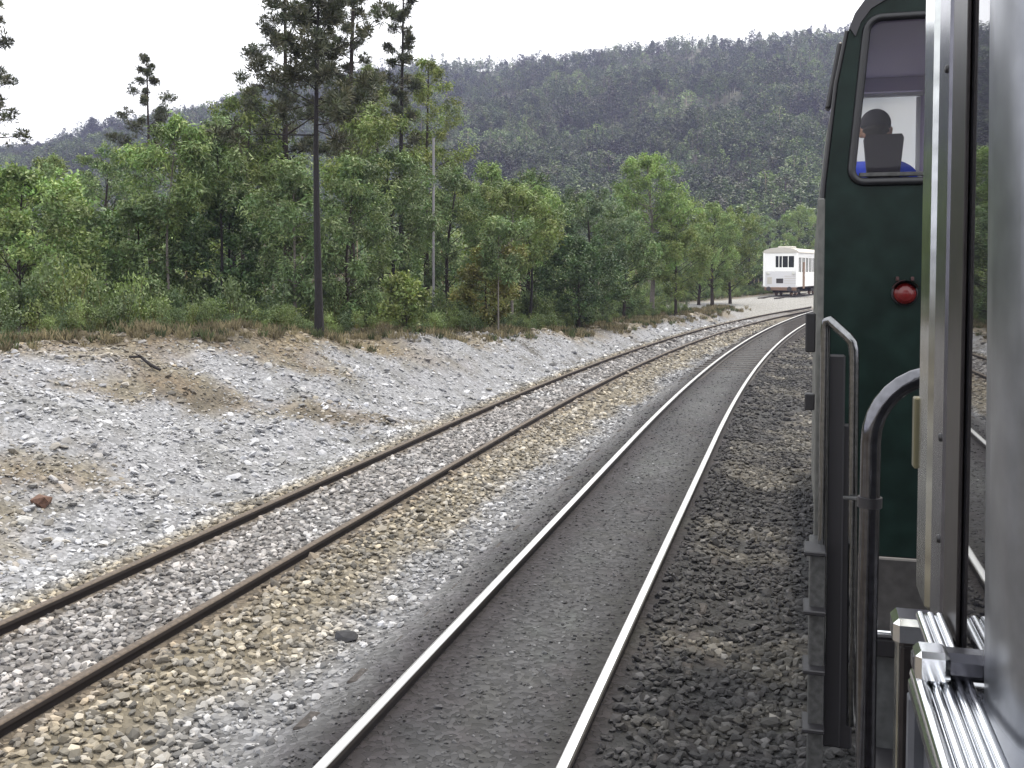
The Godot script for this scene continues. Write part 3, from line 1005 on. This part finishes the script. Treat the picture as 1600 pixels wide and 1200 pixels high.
	for y in [1.93, 1.50]:
		put("hinge", one_box(Vector3(0.105, y + 0.03, -6.6), Vector3(0.06, 0.24 if y > 1.9 else 0.1, 0.08), 0.006), black, t)
	# hood and running gear
	put("hood", one_box(Vector3(CENTRE, 1.75, -10.7), Vector3(1.3, 1.8, 5.9), 0.06), green, t)
	for zz in [-6.6, -8.6, -10.6, -12.6]:
		for x in [-0.555, 0.555]:
			var w := Shape.new()
			w.lathe([Vector2(0, -0.06), Vector2(0.40, -0.06), Vector2(0.43, -0.05), Vector2(0.40, -0.03), Vector2(0.39, 0.06), Vector2(0.30, 0.05), Vector2(0, 0.05)], Vector3(CENTRE + x, 0.39, zz), Vector3(signf(x), 0, 0), 22)
			put("wheel", w.mesh(), black, t)
	put("underframe", one_box(Vector3(CENTRE, 0.58, -9.6), Vector3(0.9, 0.3, 7.6), 0.02), black, t)

# ---------------------------------------------------------------- the driver
func build_driver() -> void:
	var at := Vector3(0.505, 2.49, -7.10)
	var t := thing("person", "driver in a blue shirt and dark cap sitting in the green cab", "person", at)
	var skin := paint(Color(0.30, 0.17, 0.11), 0.6)
	var b := [
		[Vector3(0, 0.08, 0.02), Vector3(0, 0.36, 0.0), 0.14, 0.145], [Vector3(-0.13, 0.47, 0), Vector3(0.13, 0.47, 0), 0.085, 0.085],
		[Vector3(0, 0.50, 0), Vector3(0, 0.64, -0.015), 0.06, 0.052],
		[Vector3(-0.19, 0.46, 0), Vector3(-0.24, 0.2, -0.05), 0.058, 0.046], [Vector3(-0.24, 0.2, -0.05), Vector3(-0.17, 0.14, -0.30), 0.044, 0.032],
		[Vector3(0.19, 0.46, 0), Vector3(0.24, 0.2, -0.05), 0.058, 0.046], [Vector3(0.24, 0.2, -0.05), Vector3(0.17, 0.14, -0.30), 0.044, 0.032],
		[Vector3(-0.09, 0.07, 0), Vector3(-0.11, 0.09, -0.36), 0.09, 0.065], [Vector3(-0.11, 0.09, -0.36), Vector3(-0.11, -0.38, -0.34), 0.062, 0.042], [Vector3(-0.11, -0.41, -0.32), Vector3(-0.115, -0.43, -0.48), 0.045, 0.035],
		[Vector3(0.09, 0.07, 0), Vector3(0.11, 0.09, -0.36), 0.09, 0.065], [Vector3(0.11, 0.09, -0.36), Vector3(0.11, -0.38, -0.34), 0.062, 0.042], [Vector3(0.11, -0.41, -0.32), Vector3(0.115, -0.43, -0.48), 0.045, 0.035]]
	for sx in [-1.0, 1.0]:                                        # hands closed on the desk's edge
		b.append([Vector3(0.17 * sx, 0.14, -0.30), Vector3(0.165 * sx, 0.145, -0.38), 0.03, 0.032])
	put("body", body(b, 0.02, 0.03), paint(Color(0.035, 0.035, 0.05), 0.8), t)
	var shirt := [
		[Vector3(0, 0.10, 0.02), Vector3(0, 0.36, 0.0), 0.152, 0.157], [Vector3(-0.13, 0.47, 0), Vector3(0.13, 0.47, 0), 0.096, 0.096],
		[Vector3(-0.17, 0.47, 0), Vector3(-0.25, 0.44, 0.02), 0.085, 0.07], [Vector3(-0.25, 0.44, 0.02), Vector3(-0.26, 0.26, -0.04), 0.07, 0.062], [Vector3(0.19, 0.46, 0), Vector3(0.23, 0.26, -0.04), 0.07, 0.062]]
	put("shirt", body(shirt, 0.016, 0.03), paint(Color(0.06, 0.11, 0.75), 0.8), t)
	var hc := Vector3(0, 0.755, -0.03)
	var head := [
		[hc + Vector3(0, 0.02, 0.015), hc + Vector3(0, 0.03, -0.03), 0.088, 0.082], [hc + Vector3(0, -0.05, -0.05), hc + Vector3(0, -0.085, -0.07), 0.058, 0.04],
		[hc + Vector3(0, 0.0, -0.105), hc + Vector3(0, -0.025, -0.122), 0.012, 0.016], [hc + Vector3(0, -0.12, 0.0), hc + Vector3(0, -0.06, 0.0), 0.055, 0.056],
		[hc + Vector3(-0.088, -0.02, 0.0), hc + Vector3(-0.092, 0.02, 0.005), 0.014, 0.016], [hc + Vector3(0.088, -0.02, 0.0), hc + Vector3(0.092, 0.02, 0.005), 0.014, 0.016]]
	var hd := put("head", body(head, 0.007, 0.02), skin, t)
	for x in [-0.033, 0.033]:
		var e := Shape.new()
		e.lathe([Vector2(0.011, 0), Vector2(0.009, 0.006), Vector2(0, 0.009)], hc + Vector3(x, 0.012, -0.108), Vector3(0, 0, -1), 12)
		put("eye", e.mesh(), paint(Color(0.5, 0.5, 0.48), 0.2), hd)
	put("mouth", one_box(hc + Vector3(0, -0.062, -0.112), Vector3(0.045, 0.008, 0.012), 0.003), paint(Color(0.22, 0.07, 0.06), 0.5), hd)
	put("hair", body([[hc + Vector3(0, 0.0, 0.03), hc + Vector3(0, -0.04, 0.04), 0.085, 0.06]], 0.01, 0.02), paint(Color(0.015, 0.012, 0.012), 0.8), t)
	var cap := [[hc + Vector3(0, 0.055, 0.012), hc + Vector3(0, 0.06, -0.03), 0.096, 0.09], [hc + Vector3(-0.04, 0.055, -0.12), hc + Vector3(0.04, 0.055, -0.12), 0.02, 0.02]]
	put("cap", body(cap, 0.009, 0.02), paint(Color(0.02, 0.018, 0.025), 0.85), t)

# ---------------------------------------------------------------- the carriage we look out of
func build_carriage() -> void:
	var t := thing("passenger_carriage", "aluminium window posts, sill and end platform of the carriage at the right edge", "railway carriage")
	var alu := worn(paint(Color(0.16, 0.16, 0.185), 0.24, 0.85), 1.4, 0.75, 1.0)
	var pale := worn(paint(Color(0.52, 0.54, 0.525), 0.16, 1.0), 1.4, 0.75, 1.0)
	var bronze := worn(paint(Color(0.030, 0.025, 0.026), 0.38, 0.5), 1.4, 0.7, 1.0)
	var chrome := paint(Color(0.80, 0.81, 0.83), 0.14, 1.0)
	var black := paint(Color(0.012, 0.011, 0.013), 0.45)
	var skin := worn(paint(Color(0.12, 0.125, 0.145), 0.4, 0.3), 1.2, 0.7, 1.0)
	# fixed post at the end of the carriage: four mouldings side by side
	put("post_trim", one_box(Vector3(0.236, 2.48, -1.690), Vector3(0.08, 1.30, 0.13), 0.012), pale, t)
	put("post_groove", one_box(Vector3(0.250, 2.48, -1.612), Vector3(0.08, 1.30, 0.026), 0.002), black, t)
	put("corner_post", one_box(Vector3(0.236, 2.48, -1.530), Vector3(0.078, 1.30, 0.138), 0.02), alu, t)
	put("post_trim", one_box(Vector3(0.2015, 2.48, -1.408), Vector3(0.005, 1.30, 0.112), 0.001), bronze, t)
	for y in [2.12, 2.62, 1.98]:
		var sc := Shape.new()
		sc.lathe([Vector2(0.006, 0), Vector2(0.005, 0.003), Vector2(0, 0.004)], Vector3(0.197, y, -1.50), Vector3(-1, 0, 0), 10)
		put("screw", sc.mesh(), black, t)
	put("hinge_plate", one_box(Vector3(0.198, 2.085, -1.775), Vector3(0.014, 0.115, 0.03), 0.002), paint(Color(0.13, 0.12, 0.075), 0.4, 0.7), t)
	put("hinge_plate", one_box(Vector3(0.212, 2.085, -1.790), Vector3(0.02, 0.112, 0.03), 0.004), black, t)
	# glass and the near post
	var glass := paint(Color(0.012, 0.012, 0.014), 0.015)
	glass.metallic_specular = 0.75
	put("window_pane", one_box(Vector3(0.2075, 2.50, -1.275), Vector3(0.004, 1.28, 0.27), 0.001), glass, t)
	put("pane_backing", one_box(Vector3(0.235, 2.50, -1.275), Vector3(0.02, 1.28, 0.27), 0.001), black, t)
	var stile := Shape.new()
	var o := PackedVector2Array()
	for p in [[0.285, -1.205], [0.222, -1.205], [0.207, -1.198], [0.200, -1.18], [0.199, -1.14], [0.202, -1.10], [0.208, -1.06], [0.220, -1.035], [0.285, -1.03]]: o.append(Vector2(p[0], p[1]))
	for i in o.size():                                           # an upright moulding with a rounded outer face
		var a := o[i]
		var b := o[(i + 1) % o.size()]
		var prev := o[(i - 1 + o.size()) % o.size()]
		var next := o[(i + 2) % o.size()]
		var na := ((a - prev).normalized() + (b - a).normalized()).orthogonal()
		var nb := ((b - a).normalized() + (next - b).normalized()).orthogonal()
		var mid := (a + b) / 2.0 - Vector2(0.25, -1.12)
		if na.dot(mid) < 0: na = -na
		if nb.dot(mid) < 0: nb = -nb
		var n3 := Vector3(na.x, 0, na.y).normalized()
		var m3 := Vector3(nb.x, 0, nb.y).normalized()
		stile.tri(Vector3(a.x + 0.004, 1.80, a.y), Vector3(b.x + 0.004, 1.80, b.y), Vector3(b.x - 0.010, 3.1, b.y), n3, m3, m3)
		stile.tri(Vector3(a.x + 0.004, 1.80, a.y), Vector3(b.x - 0.010, 3.1, b.y), Vector3(a.x - 0.010, 3.1, a.y), n3, m3, n3)
	put("window_post", stile.mesh(), worn(paint(Color(0.24, 0.25, 0.275), 0.32, 0.8), 1.4, 0.8, 1.0), t)
	put("window_post_edge", one_box(Vector3(0.262, 2.45, -0.985), Vector3(0.09, 1.30, 0.07), 0.004), black, t)
	put("window_post", one_box(Vector3(0.262, 2.45, 0.30), Vector3(0.09, 1.30, 0.10), 0.01), alu, t)
	put("top_rail", one_box(Vector3(0.262, 3.14, -0.70), Vector3(0.12, 0.08, 2.2), 0.01), bronze, t)
	put("rail_end", one_box(Vector3(0.222, 2.91, -1.83), Vector3(0.06, 0.07, 0.05), 0.006), paint(Color(0.13, 0.085, 0.07), 0.7), t)
	# polished sill with ribs along it
	put("sill", one_box(Vector3(0.180, 1.882, -0.52), Vector3(0.10, 0.018, 1.40), 0.004), chrome, t)
	for x in [0.1405, 0.1555, 0.167, 0.179, 0.1905]:
		put("sill_rib", one_tube([Vector3(x, 1.893, -1.22 if x < 0.16 else -1.43), Vector3(x, 1.893, 0.18)], 0.0062 if x > 0.15 else 0.009, 10), chrome, t)
	# catch lying across the sill
	var c := put("catch", one_box(Vector3(0.180, 1.912, -1.212), Vector3(0.094, 0.030, 0.035), 0.008), alu, t)
	put("catch_cap", one_box(Vector3(0.152, 1.914, -1.2), Vector3(0.036, 0.036, 0.042), 0.006), chrome, c)
	# outside wall below the sill
	put("side_wall", one_box(Vector3(0.166, 1.42, -0.50), Vector3(0.04, 0.90, 1.42), 0.01), skin, t)
	put("wall_trim", one_box(Vector3(0.146, 1.42, -1.225), Vector3(0.03, 0.90, 0.03), 0.006), skin, t)
	put("side_wall", one_box(Vector3(0.236, 1.40, -1.45), Vector3(0.06, 0.86, 0.42), 0.006), skin, t)
	# carriage body behind us
	put("floor", one_box(Vector3(CENTRE, 0.96, 0.2), Vector3(2.36, 0.08, 6.4), 0.01), black, t)
	put("partition", one_box(Vector3(1.48, 1.72, -1.6), Vector3(2.3, 1.44, 0.05), 0.005), skin, t)
	put("side_wall", one_box(Vector3(2.64, 1.42, 0.9), Vector3(0.05, 0.90, 5.0), 0.01), skin, t)
	put("roof", one_box(Vector3(CENTRE, 3.22, 0.9), Vector3(2.6, 0.06, 5.1), 0.02), skin, t)
	put("underframe", one_box(Vector3(CENTRE, 0.72, 0.2), Vector3(1.6, 0.36, 6.0), 0.03), black, t)
	# end platform: capped post, curved railing, sheet panels
	put("gate_post", one_box(Vector3(0.220, 1.33, -1.92), Vector3(0.062, 0.72, 0.06), 0.006), bronze, t)
	put("gate_post", one_box(Vector3(0.192, 1.33, -1.93), Vector3(0.014, 0.72, 0.05), 0.003), pale, t)
	put("post_cap", one_box(Vector3(0.218, 1.713, -1.92), Vector3(0.084, 0.05, 0.08), 0.010), chrome, t)
	var path := [Vector3(1.42, 2.100, -2.6), Vector3(0.36, 2.100, -2.6)]
	for k in 9:
		var a := PI / 2.0 * k / 8.0
		path.append(Vector3(0.34 - sin(a) * 0.155, 1.935 + cos(a) * 0.165, -2.6))
	path.append(Vector3(0.183, 1.5, -2.6))
	path.append(Vector3(0.184, 1.0, -2.6))
	put("railing", one_tube(path, 0.024, 14), worn(paint(Color(0.17, 0.17, 0.185), 0.14, 1.0), 3.0, 0.7, 1.0), t)
	put("railing_collar", one_tube([Vector3(0.1845, 1.80, -2.6), Vector3(0.1842, 1.775, -2.6)], 0.029, 12), black, t)
	put("panel", one_box(Vector3(0.83, 1.44, -3.0), Vector3(1.20, 0.215, 0.02), 0.004), worn(paint(Color(0.06, 0.056, 0.055), 0.65), 2.0, 0.7, 1.0), t)
	put("panel_bar", one_tube([Vector3(0.19, 1.345, -2.96), Vector3(1.42, 1.345, -2.96)], 0.012, 8), chrome, t)
	put("panel_bar", one_box(Vector3(0.82, 1.305, -2.97), Vector3(1.24, 0.05, 0.03), 0.004), black, t)
	put("panel", one_box(Vector3(0.83, 1.14, -3.0), Vector3(1.20, 0.27, 0.02), 0.004), worn(paint(Color(0.07, 0.073, 0.075), 0.6), 2.0, 0.7, 1.0), t)
	put("platform_floor", one_box(Vector3(CENTRE, 0.98, -2.35), Vector3(2.4, 0.06, 1.5), 0.008), black, t)

# ---------------------------------------------------------------- the wood
func build_wood() -> void:
	leaf_mat = tinted(0.6)
	leaf_mat.backlight_enabled = true
	leaf_mat.backlight = Color(0.5, 0.55, 0.22)
	bark["brown"] = worn(paint(Color(0.06, 0.045, 0.035), 0.95), 1.5, 0.5, 1.0, 0.03)
	bark["black"] = worn(paint(Color(0.022, 0.018, 0.018), 0.9), 1.5, 0.5, 1.0, 0.03)
	bark["pale"] = worn(paint(Color(0.26, 0.23, 0.20), 0.9), 1.5, 0.5, 1.0, 0.03)
	bark["red"] = worn(paint(Color(0.13, 0.07, 0.05), 0.95), 1.5, 0.5, 1.0, 0.03)
	make_sprigs()
	var olive := Color(0.165, 0.205, 0.060)
	var green := Color(0.150, 0.205, 0.082)
	var bright := Color(0.195, 0.262, 0.088)
	var deep := Color(0.080, 0.125, 0.050)
	var dusk := Color(0.085, 0.088, 0.052)
	# label, kind, x and z of the foot, height, spread, bare share, tone, clumps, girth, bark
	var list := [
		["lone tall pine with bare straight black trunk on the crest of the bank", "pine", -8.45, -17.3, 7.7, 1.3, 0.50, dusk, 44, 0.088, "black", -0.005],
		["tall sparse pine with reddish trunk at the left edge of the wood", "pine", -19.6, -21.5, 8.6, 1.1, 0.5, dusk, 24, 0.13, "red", 0.0],
		["thin scraggy pine standing alone above the low skyline left of the black trunk", "pine", -24.3, -35.0, 10.3, 1.3, 0.50, dusk, 30, 0.13, "brown", 0.0],
		["big drooping pine just left of the black trunk", "pine", -13.6, -26.0, 10.2, 1.9, 0.45, dusk, 42, 0.16, "brown", -0.02],
		["upright pine just right of the black trunk", "pine", -12.6, -28.0, 11.9, 1.1, 0.4, dusk, 48, 0.15, "brown", 0.0],
		["slim pine with dark bare lower trunk, second right of the black trunk", "pine", -11.8, -30.0, 11.4, 0.75, 0.52, dusk, 30, 0.12, "black", 0.0],
		["yellow-green gum tree filling the gap behind the black trunk", "gum", -13.2, -31.5, 8.8, 1.7, 0.35, Color(0.20, 0.235, 0.065), 34, 0.12, "brown", 0.0],
		["olive gum tree under the slim pine, right of the black trunk", "gum", -11.9, -32.5, 9.0, 1.5, 0.3, Color(0.20, 0.235, 0.065), 36, 0.12, "brown", 0.0],
		["bright green bush spilling over the bank at the left edge", "broad", -15.3, -17.6, 3.1, 1.6, 0.05, bright, 50, 0.06, "brown", 0.0],
		["low bright bush on the bank between the left edge and the forked tree", "broad", -14.2, -20.0, 2.7, 1.3, 0.08, green, 40, 0.05, "brown", 0.0],
		["rounded olive tree with forked dark trunk left of the drooping pine", "broad", -16.2, -27.5, 5.5, 1.9, 0.42, olive, 46, 0.12, "black", 0.03],
		["hazy green tree behind the rounded olive tree", "gum", -22.5, -38.0, 6.4, 2.0, 0.3, green, 40, 0.12, "brown", 0.0],
		["wide green tree behind the bright bush at the left", "broad", -23.4, -31.0, 5.6, 2.4, 0.2, green, 50, 0.12, "brown", 0.0],
		["yellowish small tree between the thin scraggy pine and the left edge", "gum", -27.5, -33.0, 6.0, 1.6, 0.3, olive, 30, 0.10, "brown", 0.0],
		["dense dark green sapling below the rounded olive tree", "broad", -12.8, -21.5, 3.2, 1.2, 0.1, deep, 40, 0.06, "black", 0.0],
		["pale stemmed young gum left of the black trunk's foot", "gum", -10.6, -20.5, 3.7, 1.0, 0.2, green, 34, 0.05, "pale", 0.0],
		["leafy young gum close behind the black trunk", "gum", -9.9, -21.8, 3.9, 1.1, 0.15, green, 36, 0.05, "brown", 0.0],
		["small bush with lime leaves at the right of the black trunk's foot", "broad", -8.0, -20.5, 1.15, 0.5, 0.05, olive, 16, 0.03, "brown", 0.0],
		["gum with crooked dark stem right of the black trunk", "gum", -10.4, -25.5, 4.6, 1.4, 0.35, green, 36, 0.08, "black", 0.05],
		["green gum whose crown meets the pale grey pole", "gum", -10.6, -31.0, 5.0, 1.5, 0.25, green, 38, 0.09, "brown", 0.0],
		["fresh green gum with pointed top right of the pale grey pole", "gum", -10.2, -34.5, 5.6, 1.5, 0.2, bright, 40, 0.09, "brown", 0.0],
		["yellow-brown bush low in the wood right of the pale grey pole", "broad", -8.0, -26.5, 2.4, 0.9, 0.1, Color(0.17, 0.165, 0.05), 28, 0.05, "brown", 0.0],
		["twin stemmed pale trunked gum in the middle of the wood's edge", "gum", -8.1, -29.5, 4.3, 1.3, 0.45, olive, 30, 0.06, "pale", 0.0],
		["broad green tree in the middle of the wood's edge", "broad", -9.6, -37.0, 5.2, 2.2, 0.2, green, 54, 0.11, "brown", 0.0],
		["grey-green tree left of the tall light green tree", "gum", -7.6, -39.0, 5.0, 1.8, 0.2, Color(0.13, 0.18, 0.09), 44, 0.10, "brown", 0.0],
		["low dark bush between two grey-green trees behind the track", "broad", -6.9, -33.5, 2.9, 1.3, 0.1, deep, 40, 0.06, "brown", 0.0],
		["tall light green tree with ragged top, tallest right of the grey pole", "gum", -6.0, -45.0, 7.1, 1.9, 0.25, Color(0.205, 0.285, 0.085), 62, 0.13, "pale", 0.0],
		["bushy green tree below the tall light green tree on its left", "broad", -6.6, -41.0, 4.4, 1.5, 0.15, green, 44, 0.08, "brown", 0.0],
		["olive young tree below the tall light green tree on its right", "gum", -5.0, -45.5, 4.6, 1.5, 0.2, olive, 40, 0.08, "brown", 0.0],
		["pointed light green tree halfway between the tall tree and the railcar", "gum", -4.2, -56.0, 5.6, 1.5, 0.2, bright, 50, 0.11, "brown", 0.0],
		["olive bushy tree nearest the railcar's left side", "broad", -3.6, -62.0, 5.6, 2.0, 0.12, olive, 50, 0.10, "brown", 0.0],
		["green tree left of the olive tree beside the railcar", "broad", -5.2, -59.0, 4.6, 1.8, 0.12, green, 46, 0.10, "brown", 0.0],
		["yellow-green tree rising behind the railcar's roof", "gum", 0.4, -98.0, 7.6, 2.4, 0.15, bright, 50, 0.13, "brown", 0.0],
		["slim gum with pale stem at the bank's crest, left of the forked tree", "gum", -13.4, -20.0, 4.6, 0.9, 0.5, bright, 26, 0.045, "pale", 0.0],
		["slim gum with dark straight stem below the forked tree", "gum", -12.6, -20.8, 4.8, 0.9, 0.55, green, 26, 0.05, "black", 0.0],
		["airy gum with whitish stem between the black trunk and the crooked gum", "gum", -10.9, -24.2, 5.8, 1.0, 0.55, olive, 28, 0.06, "pale", 0.02],
		["young gum with thin whitish stem between grey pole and twin stemmed gum", "gum", -7.4, -25.6, 3.0, 0.7, 0.5, green, 18, 0.03, "pale", 0.0],
		["dark stemmed slender gum behind the twin stemmed pale gum", "gum", -8.2, -32.0, 4.6, 1.0, 0.5, bright, 26, 0.06, "black", 0.0],
		["tall airy yellow-green gum between the black trunk and the left bush", "gum", -14.4, -25.0, 6.4, 1.3, 0.4, olive, 32, 0.08, "brown", 0.0],
		["green tree behind the railcar's left corner", "broad", -3.4, -84.0, 6.4, 2.2, 0.12, green, 50, 0.12, "brown", 0.0],
	]
	for a in list:
		grow("tree" if a[4] > 3.3 else "bush", a[0], "tree" if a[4] > 3.3 else "bush", a[1], Vector3(a[2], land(a[2], a[3]), a[3]), a[4], a[5], a[6], a[7], a[8], a[9], a[10], a[11])

	# woodland beyond the edge, too dense to count
	var kinds := []
	for k in 6: kinds.append(wood_tree(k, k % 3 == 2))
	var wood := mass("woodland", "dense mixed woodland behind the first trees, reaching back to the hill", "woodland")
	var where := [[], [], [], [], [], []]
	var tints := []
	for k in 6: tints.append(PackedColorArray())
	for i in 4200:
		var z := -24.0 - 116.0 * pow(rng.randf(), 0.8)
		var x := rng.randf_range(z * 1.0, -z * 0.3)
		var edge := middle_far(z) - 0.9 - steps(BANK_WIDTH, z) - 3.0
		if z < -50.0: edge = middle_siding(z) - 3.0
		if z < -98.0: edge = 60.0
		if x > edge or not seen_by(x, z) or rng.randf() < 0.76: continue
		if x > edge - 3.0 and z > -50.0: continue
		var h := rng.randf_range(2.2, 4.3) + clampf((-z - 40.0) * 0.022, 0.0, 1.8)
		if x > -0.22 * -z: h *= 0.9
		var k := rng.randi() % 6
		var turn := Basis(Vector3.UP, rng.randf() * TAU).scaled(Vector3(h * rng.randf_range(0.85, 1.35), h, h * rng.randf_range(0.85, 1.35)))
		where[k].append(Transform3D(turn, Vector3(x, land(x, z), z)))
		var tone: Color = [olive, green, green, bright, deep][rng.randi() % 5]
		var f := rng.randf_range(0.7, 1.2)
		tints[k].append(Color(tone.r * f, tone.g * f, tone.b * f) / 0.45)
	for k in 6: scatter("trees", kinds[k], leaf_mat, where[k], tints[k], wood)

	var cover := mass("hill_forest", "dark hazy forest covering the long hill from foot to ridge", "forest")
	where = [[], [], [], [], [], []]
	tints = []
	for k in 6: tints.append(PackedColorArray())
	for i in 19000:
		var z := rng.randf_range(-480.0, -132.0)
		var x := rng.randf_range(z * 1.0, -z * 0.3)
		if not seen_by(x, z): continue
		var h := rng.randf_range(3.6, 8.5) * (1.0 if z > -425.0 else rng.randf_range(0.45, 1.0))
		var thin := rough.get_noise_2d(x * 0.25, z * 0.25)
		if thin > 0.42 and rng.randf() < 0.6: continue
		var k := rng.randi() % 6
		var turn := Basis(Vector3.UP, rng.randf() * TAU).scaled(Vector3(h * rng.randf_range(1.0, 1.7), h, h * rng.randf_range(1.0, 1.7)))
		where[k].append(Transform3D(turn, Vector3(x, hill_height(x, z) - 0.2, z)))
		var tone: Color = [deep, deep, deep, deep, green, green, dusk, bright][rng.randi() % 8]
		var f := rng.randf_range(0.45, 1.0) * (1.0 + 1.3 * thin) * 0.66
		tints[k].append(Color(tone.r * f, tone.g * f, tone.b * f) / 0.45)
	for k in 6: scatter("trees", kinds[k], leaf_mat, where[k], tints[k], cover)

	# bushes and seedlings between the trunks
	var under := mass("undergrowth", "tangled green undergrowth between the trunks behind the bank", "undergrowth")
	where = [[], [], []]
	tints = [PackedColorArray(), PackedColorArray(), PackedColorArray()]
	var bushes := [bush_mesh(), bush_mesh(), bush_mesh()]
	for i in 10000:
		var z := -8.0 - 82.0 * pow(rng.randf(), 1.2)
		var edge := middle_far(z) - 0.9 - steps(BANK_WIDTH, z) - 0.9
		if z < -50.0: edge = middle_siding(z) - 2.6
		var x := edge - pow(rng.randf(), 1.6) * 26.0
		if not seen_by(x, z): continue
		if rough.get_noise_2d(x * 3.0 + 5.0, z * 3.0) < -0.02 and rng.randf() < 0.8: continue
		var size := rng.randf_range(0.55, 1.5) * (0.55 if x > edge - 1.2 else 1.0)
		if z > -17.0 and x > edge - 2.0: size *= 0.8
		var k := rng.randi() % 3
		where[k].append(Transform3D(Basis(Vector3.UP, rng.randf() * TAU).scaled(Vector3(size, size * rng.randf_range(0.8, 1.6), size)), Vector3(x, land(x, z), z)))
		var tone: Color = [deep, green, green, bright, olive][rng.randi() % 5]
		var f := rng.randf_range(0.6, 1.15)
		tints[k].append(Color(tone.r * f, tone.g * f, tone.b * f))
	for k in 3: scatter("bushes", bushes[k], leaf_mat, where[k], tints[k], under)

	# dry grass along the crest of the bank
	var blades := Shape.new()
	for i in 26:
		var d := Vector3(rng.randf_range(-0.5, 0.5), 1, rng.randf_range(-0.5, 0.5)).normalized()
		leaf(blades, Vector3(rng.randf_range(-0.06, 0.06), 0, rng.randf_range(-0.06, 0.06)), d, rng.randf_range(0.08, 0.2), 0.012, rng.randf_range(0.7, 1.3))
	var spots := []
	var straw := PackedColorArray()
	for i in 3600:
		var z := -7.0 - 50.0 * pow(rng.randf(), 1.3)
		var w := steps(BANK_WIDTH, z)
		var x := middle_far(z) - 0.9 - w + rng.randf_range(-1.6, 0.5)
		if rough.get_noise_2d(x * 4.0, z * 4.0) < -0.05 or not seen_by(x, z): continue
		spots.append(Transform3D(Basis(Vector3.UP, rng.randf() * TAU).scaled(Vector3.ONE * rng.randf_range(0.5, 1.3)), Vector3(x, land(x, z) - 0.01, z)))
		var f := rng.randf_range(0.5, 1.2)
		straw.append(Color(0.29 * f, 0.245 * f, 0.14 * f) if rng.randf() < 0.75 else Color(0.10 * f, 0.13 * f, 0.05 * f))
	var g := scatter("dry_grass", blades.mesh(), tinted(0.9), spots, straw)
	tag(g, "tufts of dry yellow grass along the crest of the bank", "grass")

func build_details() -> void:
	# poles
	var q := thing("grey_pole", "slender pale grey pole standing among the trees right of the black trunk", "pole", Vector3(-10.2, land(-10.2, -28.4), -28.4))
	put("shaft", one_tube([Vector3(0, -0.1, 0), Vector3(0.02, 5.6, 0)], 0.036, 10), paint(Color(0.22, 0.21, 0.22), 0.8), q)
	# single stones and wood on the bank
	var rocks := [
		["reddish brown rock low on the bank near the left edge", -6.9, -8.15, 0.12, Color(0.17, 0.09, 0.06)],
		["ochre rock at the foot of the bank at the left edge", -5.95, -5.75, 0.12, Color(0.30, 0.20, 0.06)],
		["white rock beside the reddish brown one on the bank", -6.75, -7.75, 0.09, Color(0.5, 0.49, 0.47)],
		["dark rock lying between the two tracks", -2.95, -6.4, 0.085, Color(0.05, 0.05, 0.055)],
	]
	for a in rocks:
		var r := put("rock", stone_mesh(20 + int(a[3] * 100), 0.65), worn(paint(a[4], 0.9), 3.0, 0.6, 1.0), null)
		r.position = Vector3(a[1], land(a[1], a[2]) + a[3] * 0.25, a[2])
		r.rotation.y = a[1]
		r.scale = Vector3(a[3] * 1.2, a[3], a[3])
		tag(r, a[0], "rock")
	var x := -8.9
	var z := -12.6
	var br := thing("fallen_branch", "dark fallen branch lying on the upper part of the gravel bank", "branch", Vector3(x, land(x, z) + 0.03, z))
	var b := Shape.new()
	b.tube(PackedVector3Array([Vector3(-0.25, 0.04, 0), Vector3(0, 0.05, 0.05), Vector3(0.2, -0.06, 0.1), Vector3(0.36, -0.12, 0.12)]), [0.014, 0.02, 0.026, 0.02], 7)
	b.tube(PackedVector3Array([Vector3(0.02, 0.05, 0.05), Vector3(-0.06, 0.12, 0.16)]), [0.013, 0.004], 6)
	put("limb", b.mesh(), bark["black"], br)
